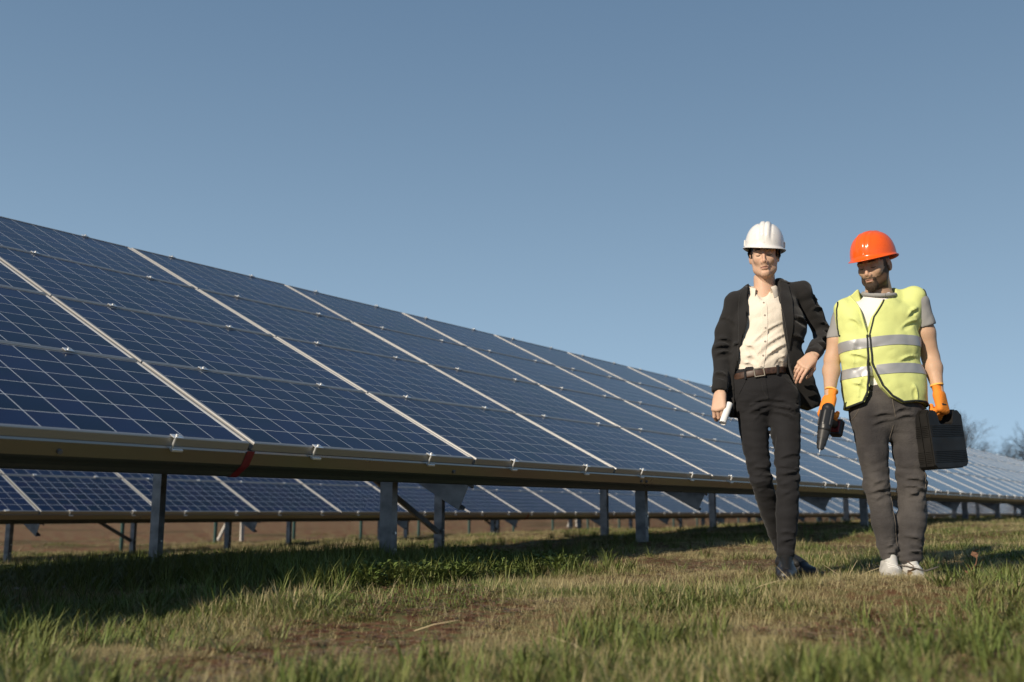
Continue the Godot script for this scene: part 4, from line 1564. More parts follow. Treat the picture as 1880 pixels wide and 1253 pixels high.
func man_in_vest() -> void:
	var at := Vector3(1.93, 0.06, -5.30)
	var who := base("person", at)
	tag(who, "bearded person in orange helmet, yellow vest and grey jeans carrying a black case", "person", "people walking beside the panels")
	var jeans_m := cloth(0.098, 0.091, 0.088, 0.9, 0.25, 320.0, 0.1, 0.22)
	jeans_m.detail_enabled = true
	jeans_m.detail_albedo = noise_tex(0.006, [[0.1, Color(0.6, 0.6, 0.62)], [0.9, Color(1.0, 0.99, 0.97)]], 512, 77, 5)
	jeans_m.detail_blend_mode = BaseMaterial3D.BLEND_MODE_MUL
	jeans_m.uv2_triplanar = true
	jeans_m.uv2_scale = Vector3(1.6, 0.7, 1.6)
	jeans_m.detail_uv_layer = BaseMaterial3D.DETAIL_UV_2
	var vest_m := cloth(0.61, 0.655, 0.245, 0.7, 0.03, 160.0, 0.0, 0.06)
	var tee_m := flat(1, 1, 1, 0.9, 0.0, 0.3)
	tee_m.vertex_color_use_as_albedo = true
	var trim_m := flat(0.014, 0.018, 0.018, 0.8)
	var band_m := flat(0.36, 0.36, 0.365, 0.42, 0.3)
	var glove_m := cloth(0.80, 0.25, 0.035, 0.8, 0.08, 500.0)
	var head := Transform3D(Basis(Vector3.UP, -0.76) * Basis(Vector3.RIGHT, 0.24) * Basis(Vector3.BACK, 0.02), Vector3(-0.008, 1.648, 0.035))
	var sl := Vector3(-0.162, 1.395, -0.035)
	var el := Vector3(-0.230, 1.16, -0.05)
	var wl := Vector3(-0.302, 0.935, 0.10)
	var sr := Vector3(0.226, 1.455, 0.0)
	var er := Vector3(0.285, 1.17, -0.03)
	var wr := Vector3(0.282, 0.965, 0.05)
	var hl := Vector3(-0.068, 0.83, 0.0)
	var kl := Vector3(-0.064, 0.50, 0.035)
	var al := Vector3(-0.020, 0.13, 0.04)
	var hr := Vector3(0.118, 0.83, 0.0)
	var kr := Vector3(0.124, 0.50, 0.02)
	var ar := Vector3(0.080, 0.125, 0.05)

	# body
	var arm := Color(0.50, 0.32, 0.215)
	var mb := MB.new()
	var f := Field.new(Vector3(-0.42, 0.02, -0.2), Vector3(0.42, 1.60, 0.26), 0.0085)
	f.cap(Vector3(0.02, 0.9, 0), Vector3(0.02, 1.32, 0), 0.085, 0.095, 0.05, 1.3)
	f.cap(sl + Vector3(0.05, 0, 0), sr - Vector3(0.05, 0, 0), 0.04, 0.04, 0.04)
	f.cap(Vector3(0.025, 1.40, -0.015), Vector3(0.008, 1.56, 0.01), 0.066, 0.058, 0.05)
	for q in [[sl, sl.lerp(el, 0.55), 0.042, 0.047], [sl.lerp(el, 0.55), el, 0.049, 0.039], [el, el.lerp(wl, 0.3), 0.040, 0.043], [el.lerp(wl, 0.3), wl, 0.043, 0.024], [sr, sr.lerp(er, 0.55), 0.045, 0.051], [sr.lerp(er, 0.55), er, 0.053, 0.043], [er, er.lerp(wr, 0.3), 0.043, 0.046], [er.lerp(wr, 0.3), wr, 0.046, 0.024], [hl, kl, 0.055, 0.036], [kl, al, 0.035, 0.030], [hr, kr, 0.055, 0.036], [kr, ar, 0.035, 0.030], [al, al + Vector3(-0.01, -0.07, 0.09), 0.03, 0.025], [ar, ar + Vector3(-0.01, -0.07, 0.09), 0.03, 0.025], [wl, wl + Vector3(-0.03, -0.07, 0.02), 0.018, 0.014], [wr, wr + Vector3(0.01, -0.07, 0.01), 0.018, 0.014]]:
		f.cap(q[0], q[1], q[2], q[3], 0.02)
	f.put(mb, Transform3D.IDENTITY, func(p: Vector3) -> Color: return arm if p.y > 0.4 else Color(0.5, 0.49, 0.46))
	var face := add_head(mb, head, true)
	part("body", mb.mesh(), M.skin, who)
	face_hair(face, head, who, flat(0.06, 0.036, 0.02, 0.85))
	var beard_m := flat(0.065, 0.038, 0.021, 0.85)
	beard_m.albedo_texture = noise_tex(0.08, [[0.2, Color(0.5, 0.5, 0.5)], [0.8, Color(1.0, 1.0, 1.0)]], 256, 12)
	world_tri(beard_m, 12.0, false)
	part("beard", beard_mesh(head), beard_m, who)

	# gloves
	var ha := looking(wl, wl + Vector3(-0.035, -0.085, 0.03), Vector3(-0.75, 0.1, 0.5))
	mb = MB.new()
	add_hand(mb, ha, 1.0, [[0.5, 0.9, 0.5], [0.9, 1.2, 0.8], [1.0, 1.2, 0.8], [1.0, 1.2, 0.8]], [Vector3(0.042, 0.055, -0.025), Vector3(0.036, 0.082, -0.05), Vector3(0.024, 0.095, -0.065)], 0.0055)
	var gl := part("glove", mb.mesh(), glove_m, who)
	mb = MB.new()
	mb.tube(PackedVector3Array([ha * Vector3(0, -0.052, 0), ha * Vector3(0, -0.044, 0)]), PackedFloat32Array([0.034, 0.034]), 20)
	part("cuff", mb.mesh(), flat(0.85, 0.45, 0.1, 0.8), gl)
	mb = MB.new()
	mb.bevel_box(ha * Vector3(-0.004, 0.055, 0.0185), Vector3(0.04, 0.012, 0.006), 0.002, ha.basis)
	part("patch", mb.mesh(), trim_m, gl)
	var hb := looking(wr, wr + Vector3(0.010, -0.085, 0.012), Vector3(0.62, 0.05, 0.78))
	mb = MB.new()
	add_hand(mb, hb, -1.0, [[1.15, 1.35, 0.9], [1.15, 1.35, 0.9], [1.15, 1.35, 0.9], [1.15, 1.35, 0.9]], [Vector3(0.042, 0.055, -0.025), Vector3(0.044, 0.09, -0.04), Vector3(0.036, 0.115, -0.05)], 0.0055)
	gl = part("glove", mb.mesh(), glove_m, who)
	mb = MB.new()
	mb.tube(PackedVector3Array([hb * Vector3(0, -0.052, 0), hb * Vector3(0, -0.044, 0)]), PackedFloat32Array([0.034, 0.034]), 20)
	part("cuff", mb.mesh(), flat(0.85, 0.45, 0.1, 0.8), gl)
	mb = MB.new()
	mb.bevel_box(hb * Vector3(0.010, 0.062, 0.0185), Vector3(0.04, 0.013, 0.006), 0.002, hb.basis)
	part("patch", mb.mesh(), trim_m, gl)

	# jeans
	f = Field.new(Vector3(-0.22, 0.10, -0.2), Vector3(0.27, 1.03, 0.2), 0.0075)
	f.cap(Vector3(0.015, 0.985, 0.0), Vector3(0.022, 0.90, -0.01), 0.118, 0.124, 0.03, 1.32)
	f.cap(Vector3(0.022, 0.90, -0.01), Vector3(0.025, 0.84, -0.015), 0.124, 0.112, 0.03, 1.5)
	f.cap(hl + Vector3(0, 0.02, 0), hl.lerp(kl, 0.5), 0.096, 0.077, 0.03)
	f.cap(hl.lerp(kl, 0.5), kl, 0.077, 0.062, 0.012)
	f.cap(kl, kl.lerp(al, 0.5), 0.064, 0.056, 0.03)
	f.cap(kl.lerp(al, 0.5), al + Vector3(-0.005, 0.02, 0), 0.056, 0.048, 0.03)
	f.cap(hr + Vector3(0, 0.02, 0), hr.lerp(kr, 0.5), 0.098, 0.080, 0.03)
	f.cap(hr.lerp(kr, 0.5), kr, 0.080, 0.070, 0.012)
	f.cap(kr, kr.lerp(ar, 0.5), 0.072, 0.068, 0.03)
	f.cap(kr.lerp(ar, 0.5), ar + Vector3(0, 0.015, 0), 0.068, 0.060, 0.03)
	f.cap(Vector3(0.022, 0.80, 0.13), Vector3(0.026, 0.66, 0.06), 0.014, 0.016, -0.02)
	f.cap(Vector3(0.026, 0.70, -0.2), Vector3(0.026, 0.70, 0.2), 0.010, 0.010, -0.02)
	for q in [[0.02, 0.865, 0.10, 0.885], [0.025, 0.835, 0.13, 0.85], [0.02, 0.855, -0.08, 0.85], [0.02, 0.83, -0.09, 0.80], [-0.11, 0.49, -0.04, 0.525], [-0.11, 0.455, -0.03, 0.47], [-0.09, 0.42, -0.02, 0.45], [0.07, 0.53, 0.17, 0.51], [0.075, 0.49, 0.175, 0.465], [0.08, 0.45, 0.16, 0.44], [0.06, 0.20, 0.13, 0.185], [0.05, 0.165, 0.13, 0.155], [-0.05, 0.19, 0.01, 0.18], [-0.05, 0.155, 0.01, 0.15], [0.04, 0.24, 0.12, 0.225]]:
		f.fold(q[0], q[1], q[2], q[3], 0.008, 0.009)
	f.crease(folds(25, 9.0), Vector3(0.6, 1.4, 0.6), 0.0075, func(p: Vector3) -> float: return 0.4 + smoothstep(0.22, 0.0, absf(p.y - 0.48)) + smoothstep(0.3, 0.14, p.y))
	mb = MB.new()
	f.put(mb)
	var je := part("jeans", mb.mesh(), jeans_m, who)
	var seam := flat(0.10, 0.085, 0.07, 0.9)
	part("seam", cord(f, v2([0.010, 0.975, 0.016, 0.90, 0.028, 0.84]), 0.003), seam, je)
	part("seam", cord(f, v2([0.022, 0.80, 0.006, 0.70, 0.000, 0.60, -0.012, 0.50, 0.0, 0.35, 0.012, 0.17]), 0.0026), seam, je)
	part("seam", cord(f, v2([0.175, 0.86, 0.180, 0.70, 0.176, 0.58, 0.172, 0.48]), 0.003), seam, je)

	for q: Array in [[-0.135, 0.90, -0.165, 0.83], [0.180, 0.905, 0.205, 0.84]]:
		part("seam", cord(f, v2(q), 0.0026), seam, je)

	# t-shirt: white front, grey sleeves and collar
	f = Field.new(Vector3(-0.32, 0.90, -0.17), Vector3(0.38, 1.60, 0.2), 0.0075)
	f.cap(Vector3(0.012, 0.96, 0.0), Vector3(0.018, 1.20, 0.0), 0.116, 0.112, 0.04, 1.3)
	f.cap(Vector3(0.018, 1.20, 0.0), Vector3(0.022, 1.36, 0.0), 0.110, 0.110, 0.05, 1.38)
	f.cap(Vector3(-0.13, 1.415, -0.015), Vector3(0.18, 1.465, -0.015), 0.046, 0.046, 0.04)
	f.cap(Vector3(0.022, 1.44, -0.015), Vector3(0.024, 1.510, -0.014), 0.088, 0.073, 0.04)
	f.cap(sl, sl.lerp(el, 0.56), 0.056, 0.060, 0.03)
	f.cap(sr, sr.lerp(er, 0.50), 0.060, 0.066, 0.03)
	f.crease(folds(31, 7.0), Vector3(1.1, 0.7, 0.8), 0.004)
	f.slice(sl.lerp(el, 0.52), el - sl + Vector3(0.06, 0, 0), 0.10)
	f.slice(sr.lerp(er, 0.44), er - sr + Vector3(0.02, 0, 0), 0.10)
	mb = MB.new()
	f.put(mb, Transform3D.IDENTITY, func(p: Vector3) -> Color:
		var grey := p.x < -0.13 or p.x > 0.17 or p.y > 1.54
		return Color(0.27, 0.265, 0.26) if grey else Color(0.70, 0.67, 0.66))
	var tee := part("t_shirt", mb.mesh(), tee_m, who)
	mb = MB.new()
	var ring := PackedVector3Array()
	var rr := PackedFloat32Array()
	for k in 41:
		var a := TAU * k / 40.0
		ring.append(Vector3(0.024 + sin(a) * 0.080, 1.506 - 0.024 * cos(a), -0.004 + cos(a) * 0.082))
		rr.append(0.011)
	mb.tube(ring, rr, 8, false)
	part("neckband", mb.mesh(), flat(0.27, 0.265, 0.26, 0.9), tee)

	# vest
	f = Field.new(Vector3(-0.27, 0.84, -0.2), Vector3(0.32, 1.60, 0.22), 0.0065)
	f.cap(Vector3(0.015, 1.02, 0.0), Vector3(0.008, 1.22, 0.0), 0.140, 0.134, 0.04, 1.44)
	f.cap(Vector3(0.008, 1.22, 0.0), Vector3(0.022, 1.37, -0.005), 0.134, 0.128, 0.05, 1.50)
	f.cap(Vector3(0.018, 1.02, 0.0), Vector3(0.018, 0.84, 0.0), 0.142, 0.152, 0.05, 1.47)
	f.cap(Vector3(-0.04, 1.492, -0.02), Vector3(-0.168, 1.432, -0.01), 0.050, 0.044, 0.04)
	f.cap(Vector3(0.07, 1.490, -0.02), Vector3(0.215, 1.484, -0.01), 0.048, 0.043, 0.04)
	f.cap(Vector3(-0.130, 1.35, 0.0), Vector3(-0.165, 1.42, 0.0), 0.080, 0.050, 0.04)
	f.cap(Vector3(0.160, 1.38, 0.0), Vector3(0.205, 1.49, 0.0), 0.080, 0.054, 0.04)
	f.cap(Vector3(-0.115, 1.16, 0.02), Vector3(-0.130, 1.36, 0.02), 0.085, 0.084, 0.03)
	f.cap(Vector3(-0.04, 1.48, -0.035), Vector3(0.08, 1.49, -0.035), 0.055, 0.055, 0.05)
	for q in [[0.13, 1.37, 0.19, 1.415], [0.09, 1.305, 0.185, 1.35], [-0.17, 1.36, -0.12, 1.30], [-0.15, 1.24, -0.16, 1.10], [0.06, 1.13, 0.17, 1.155], [0.12, 1.0, 0.13, 0.92], [-0.13, 1.05, -0.15, 0.93], [-0.18, 1.17, -0.10, 1.14], [-0.17, 1.02, -0.11, 0.97]]:
		f.fold(q[0], q[1], q[2], q[3], 0.007, 0.008)
	f.crease(folds(37, 5.0), Vector3(0.9, 0.9, 0.8), 0.006)
	# neck opening, zip gap, hem, arm holes
	f.cut(PackedVector2Array(v2([-0.128, 1.62, -0.128, 1.525, -0.130, 1.49, -0.115, 1.40, -0.092, 1.263, -0.060, 1.36, 0.030, 1.485, 0.098, 1.535, 0.11, 1.62])), -0.03)
	f.cut(PackedVector2Array(v2([-0.092, 1.12, -0.096, 1.04, -0.104, 0.965, -0.125, 0.915, -0.205, 0.885, -0.30, 0.87, -0.30, 0.7, 0.4, 0.7, 0.4, 0.895, 0.255, 0.895, 0.205, 0.915, 0.13, 0.917, 0.06, 0.908, 0.0, 0.938, -0.045, 0.99, -0.070, 1.06, -0.084, 1.12])), 0.0)
	f.cut(PackedVector2Array(v2([-0.4, 0.7, 0.4, 0.7, 0.4, 0.895, 0.25, 0.890, 0.1, 0.90, -0.1, 0.89, -0.21, 0.885, -0.4, 0.87])), -0.5)
	f.cap(Vector3(0.016, 1.47, -0.005), Vector3(0.012, 1.65, -0.01), 0.085, 0.10, -0.006)
	for s: Vector3 in [Vector3(-0.278, 1.35, 0), Vector3(0.318, 1.40, 0)]:
		f.cap(s + Vector3(0, 0.10, 0), s + Vector3(0, -0.10, 0), 0.054, 0.066, -0.006, 2.2, Vector3(0, 0, 1))
	mb = MB.new()
	f.put(mb)
	var ve := part("safety_vest", mb.mesh(), vest_m, who)
	# reflective bands, split by the zip
	var c := Vector3(0.012, 0, 0)
	var y1 := func(a: float) -> float: return 1.218 + 0.012 * sin(a) + 0.015 * cos(a)
	var y2 := func(a: float) -> float: return 1.078 + 0.012 * sin(a) + 0.008 * cos(a)
	part("reflective_band", girdle(f, c, y1, -3.0, -0.64, 0.052, 0.003), band_m, ve)
	part("reflective_band", girdle(f, c, y1, -0.60, 3.0, 0.052, 0.003, 80), band_m, ve)
	part("reflective_band", girdle(f, c, y2, -3.0, -0.68, 0.052, 0.003), band_m, ve)
	part("reflective_band", girdle(f, c, y2, -0.52, 3.0, 0.052, 0.003, 80), band_m, ve)
	# zip halves and piping
	part("zip", cord(f, v2([-0.097, 1.262, -0.099, 1.12, -0.104, 1.04, -0.113, 0.965, -0.134, 0.918, -0.205, 0.890]), 0.006), trim_m, ve)
	part("zip", cord(f, v2([-0.086, 1.262, -0.079, 1.12, -0.064, 1.06, -0.038, 0.995, 0.004, 0.945, 0.06, 0.914, 0.13, 0.922, 0.20, 0.920, 0.245, 0.900]), 0.006), trim_m, ve)
	part("piping", cord(f, v2([-0.086, 1.263, -0.053, 1.36, 0.036, 1.485, 0.104, 1.535]), 0.0045), trim_m, ve)
	part("facing", cord(f, v2([-0.136, 1.49, -0.121, 1.40, -0.098, 1.263]), 0.006), vest_m, ve)
	for s: Array in [[-0.200, 1.470, -0.213, 1.42, -0.218, 1.34, -0.208, 1.27], [0.250, 1.545, 0.260, 1.47, 0.252, 1.38, 0.246, 1.31]]:
		part("piping", cord(f, v2(s), 0.005), trim_m, ve)

	# helmet
	var orange := worn_shell(flat(0.86, 0.115, 0.012, 0.22, 0.0, 0.5), 83)
	part("safety_helmet", helmet_mesh(0.048, 2), orange, who, head * Transform3D(Basis.from_euler(Vector3(-0.02, 0.0, 0.0)), Vector3(0, 0.005, -0.006)))

	# shoes
	var cream := flat(0.48, 0.46, 0.42, 0.75)
	shoe("sneaker", al + Vector3(0, -0.112, -0.02), Vector3(-0.060, 0.012, 0.24), cream, flat(0.6, 0.59, 0.56, 0.7), flat(0.66, 0.65, 0.62, 0.8), who, trim_m)
	shoe("sneaker", ar + Vector3(0, -0.110, -0.02), Vector3(0.050, 0.010, 0.25), cream, flat(0.6, 0.59, 0.56, 0.7), flat(0.66, 0.65, 0.62, 0.8), who, trim_m)

	build_case(at, hb)
	build_drill(at, ha)


func build_case(at: Vector3, hb: Transform3D) -> void:
	# long axis runs away from the viewer to the right; hangs by its handle from the glove
	var long := Vector3(0.825, 0.0, -0.565).normalized()
	var thick := Vector3(-0.565, 0.0, -0.825).normalized()
	var up := thick.cross(long).normalized() * -1.0
	if up.y < 0: up = -up
	long = (long + up * 0.06).normalized()
	up = (up - Vector3(0.09, 0, 0)).normalized()
	thick = long.cross(up).normalized()
	up = thick.cross(long).normalized()
	var b := Basis(long, up, thick)
	var grip := hb * Vector3(0.0, 0.100, -0.042)
	var root := base("tool_case", at + grip - up * 0.130, b)
	tag(root, "black ribbed plastic tool case hanging from the orange glove at right", "tool case")
	var plastic := flat(0.0125, 0.0115, 0.0105, 0.6, 0.0, 0.4)
	plastic.roughness_texture = noise_tex(0.01, [[0.0, Color(0.75, 0.75, 0.75)], [1.0, Color(1, 1, 1)]], 256, 19)
	plastic.albedo_texture = noise_tex(0.008, [[0.2, Color(0.75, 0.75, 0.75)], [0.55, Color(0.95, 0.93, 0.9)], [0.9, Color(1, 1, 1)]], 256, 20, 5)
	world_tri(plastic, 3.0, false)
	# shell halves: outline with a notch below the handle
	var half := PackedVector2Array()
	var w := 0.150
	for q in [[-w, -0.135], [-w + 0.02, -0.150], [w - 0.045, -0.150], [w - 0.045, -0.143], [w - 0.015, -0.143], [w, -0.125], [w, 0.125], [w - 0.025, 0.148], [0.085, 0.148], [0.070, 0.128], [0.060, 0.085], [0.045, 0.075], [-0.045, 0.075], [-0.060, 0.085], [-0.070, 0.128], [-0.085, 0.148], [-w + 0.02, 0.148], [-w, 0.130]]:
		half.append(Vector2(q[0], q[1]))
	for s: float in [-1.0, 1.0]:
		var mb := MB.new()
		mb.extrude(half, Transform3D(Basis.IDENTITY, Vector3(0, 0, 0.002 if s > 0 else -0.042)), 0.040)
		# chamfered outer plate
		var small := PackedVector2Array()
		for q in half: small.append(q * Vector2(0.965, 0.965))
		mb.extrude(small, Transform3D(Basis.IDENTITY, Vector3(0, 0, 0.042 if s > 0 else -0.049)), 0.007)
		var shell := part("shell", mb.mesh(), plastic, root)
		for k in 14:
			var y := 0.068 - k * 0.009 if k < 7 else -0.062 - (k - 7) * 0.009
			mb = MB.new()
			mb.bevel_box(Vector3(0, y, s * 0.0505), Vector3(0.270, 0.0045, 0.004), 0.0015)
			mb.bevel_box(Vector3(-w - 0.001, y, s * 0.022), Vector3(0.004, 0.0045, 0.034), 0.0012)
			part("rib", mb.mesh(), plastic, shell)
	var mb := MB.new()
	mb.tube(PackedVector3Array([Vector3(-0.078, 0.130, 0), Vector3(-0.05, 0.134, 0), Vector3(0.05, 0.134, 0), Vector3(0.078, 0.130, 0)]), PackedFloat32Array([0.012, 0.013, 0.013, 0.012]), 10)
	part("handle", mb.mesh(), plastic, root)
	for x: float in [-0.10, 0.10]:
		mb = MB.new()
		mb.bevel_box(Vector3(x * 1.15, 0.150, 0), Vector3(0.03, 0.008, 0.05), 0.002)
		part("latch", mb.mesh(), plastic, root)


func build_drill(at: Vector3, ha: Transform3D) -> void:
	# barrel points down to the left, the grip runs back to the right towards the battery
	var aim := Vector3(-0.29, -0.92, 0.20).normalized()
	var grip := Vector3(0.62, -0.15, -0.72)
	grip = (grip - aim * grip.dot(aim)).normalized()
	var side := aim.cross(grip).normalized()
	var b := Basis(side, grip, -aim)   # -z forward, y down the grip
	var root := base("cordless_drill", at + Vector3(-0.352, 0.815, 0.185), Basis(side, grip, -aim))
	if b.determinant() < 0: root.basis = Basis(-side, grip, -aim)
	root.basis = root.basis.scaled_local(Vector3(0.9, 0.9, 0.88))
	tag(root, "black cordless drill pointing down in the left orange glove", "drill")
	var black := flat(0.014, 0.014, 0.015, 0.4)
	var grey := flat(0.055, 0.055, 0.058, 0.45)
	var f := Field.new(Vector3(-0.055, -0.055, -0.10), Vector3(0.055, 0.18, 0.13), 0.0045)
	f.cap(Vector3(0, 0, 0.072), Vector3(0, 0, -0.050), 0.036, 0.036, 0.01)
	f.cap(Vector3(0, -0.026, 0.05), Vector3(0, -0.026, -0.03), 0.014, 0.014, 0.006)
	f.cap(Vector3(0, 0.02, 0.012), Vector3(0, 0.125, 0.030), 0.0185, 0.019, 0.012, 1.25, Vector3(0, 0, 1))
	var mb := MB.new()
	f.put(mb)
	part("housing", mb.mesh(), black, root)
	for s: float in [-1.0, 1.0]:
		mb = MB.new()
		mb.bevel_box(Vector3(s * 0.0345, -0.006, 0.012), Vector3(0.008, 0.030, 0.095), 0.003)
		part("side_plate", mb.mesh(), grey, root)
	mb = MB.new()
	mb.tube(PackedVector3Array([Vector3(0, 0, -0.070), Vector3(0, 0, -0.084), Vector3(0, 0, -0.086), Vector3(0, 0, -0.114), Vector3(0, 0, -0.118)]), PackedFloat32Array([0.033, 0.034, 0.0315, 0.030, 0.026]), 20)
	part("torque_ring", mb.mesh(), flat(0.028, 0.026, 0.024, 0.45), root)
	mb = MB.new()
	mb.tube(PackedVector3Array([Vector3(0, 0, -0.116), Vector3(0, 0, -0.119), Vector3(0, 0, -0.150), Vector3(0, 0, -0.151), Vector3(0, 0, -0.172), Vector3(0, 0, -0.180)]), PackedFloat32Array([0.022, 0.0265, 0.026, 0.0225, 0.020, 0.012]), 20)
	part("chuck", mb.mesh(), flat(0.022, 0.021, 0.02, 0.4), root)
	mb = MB.new()
	mb.tube(PackedVector3Array([Vector3(0, 0, -0.178), Vector3(0, 0, -0.196), Vector3(0, 0, -0.200)]), PackedFloat32Array([0.004, 0.004, 0.001]), 8)
	part("bit", mb.mesh(), flat(0.6, 0.6, 0.6, 0.3, 0.8), root)
	mb = MB.new()
	mb.bevel_box(Vector3(0, 0.150, 0.020), Vector3(0.068, 0.045, 0.105), 0.010)
	part("battery", mb.mesh(), flat(0.012, 0.012, 0.013, 0.45), root)
	mb = MB.new()
	mb.bevel_box(Vector3(0, 0.124, 0.020), Vector3(0.050, 0.012, 0.070), 0.003)
	part("battery_catch", mb.mesh(), flat(0.13, 0.009, 0.009, 0.5), root)
	mb = MB.new()
	mb.bevel_box(Vector3(0, 0.038, -0.012), Vector3(0.016, 0.032, 0.014), 0.004)
	part("trigger", mb.mesh(), flat(0.22, 0.012, 0.012, 0.45), root)


# ---------------------------------------------------------------- grass
# a tuft: blades that rise and lean outwards
func tuft(blades: int, low: float, high: float, spread: float, lean: float, width: float, r: RandomNumberGenerator, bend := 0.6) -> ArrayMesh:
	var mb := MB.new()
	for k in blades:
		var a := r.randf() * TAU
		var foot := Vector3(sin(a), 0, cos(a)) * spread * sqrt(r.randf())
		a += r.randf_range(-1.2, 1.2)
		var out := Vector3(sin(a), 0, cos(a))
		var side := Vector3(cos(a), 0, -sin(a))
		var len_ := r.randf_range(low, high)
		var l0 := lean * r.randf_range(0.2, 1.0)
		var w := width * r.randf_range(0.7, 1.2)
		var p := foot - Vector3(0, 0.01, 0)
		var tone := r.randf_range(0.75, 1.25)
		var prev := -1
		var segs := 3
		for s in segs + 1:
			var t := float(s) / segs
			var ww := w * (1.0 - t * t) * 0.5
			var ang := l0 + bend * t * t
			var nn := (Vector3.UP * sin(ang) - out * cos(ang)).normalized()
			var col := Color(tone, tone, tone).lerp(Color(tone * 1.15, tone * 1.05, tone * 0.9), t)
			var i0 := mb.v.size()
			if s < segs:
				mb.vert(p - side * ww, nn)
				mb.vert(p + side * ww, nn)
				mb.c.append(col)
				mb.c.append(col)
			else:
				mb.vert(p, nn)
				mb.c.append(col)
			if prev >= 0:
				if s < segs: mb.i.append_array([prev, prev + 1, i0, prev + 1, i0 + 1, i0])
				else: mb.i.append_array([prev, prev + 1, i0])
			prev = i0
			p += (Vector3.UP * cos(ang) + out * sin(ang)) * len_ / segs
	return mb.mesh()


func weed(r: RandomNumberGenerator) -> ArrayMesh:
	var mb := MB.new()
	for k in 22:
		var a := r.randf() * TAU
		var out := Vector3(sin(a), 0, cos(a))
		var side := Vector3(cos(a), 0, -sin(a))
		var at := out * r.randf_range(0.0, 0.06) + Vector3(0, r.randf_range(0.01, 0.07), 0)
		var l := r.randf_range(0.012, 0.026)
		var up := r.randf_range(0.1, 0.9)
		var tip := at + (out + Vector3.UP * up).normalized() * l
		var mid := at.lerp(tip, 0.5) + Vector3(0, 0.004, 0)
		mb.quad(at, mid + side * l * 0.35, tip, mid - side * l * 0.35)
		var tone := r.randf_range(0.7, 1.3)
		for q in 4: mb.c.append(Color(tone, tone, tone))
	return mb.mesh()


func scatter(called: String, label: String, mesh: ArrayMesh, material: Material, list: Array) -> void:
	# list: [Vector3, turn, scale, stretch, Color]
	var mm := MultiMesh.new()
	mm.transform_format = MultiMesh.TRANSFORM_3D
	mm.use_colors = true
	mm.mesh = mesh
	mm.instance_count = list.size()
	for k in list.size():
		var e: Array = list[k]
		var b := Basis(Vector3.UP, e[1]).scaled(Vector3(e[2], e[3], e[2]))
		mm.set_instance_transform(k, Transform3D(b, e[0]))
		mm.set_instance_color(k, e[4])
	var o := MultiMeshInstance3D.new()
	o.name = called
	o.multimesh = mm
	o.material_override = material
	add_child(o, true)
	tag(o, label, "grass", "", "stuff")


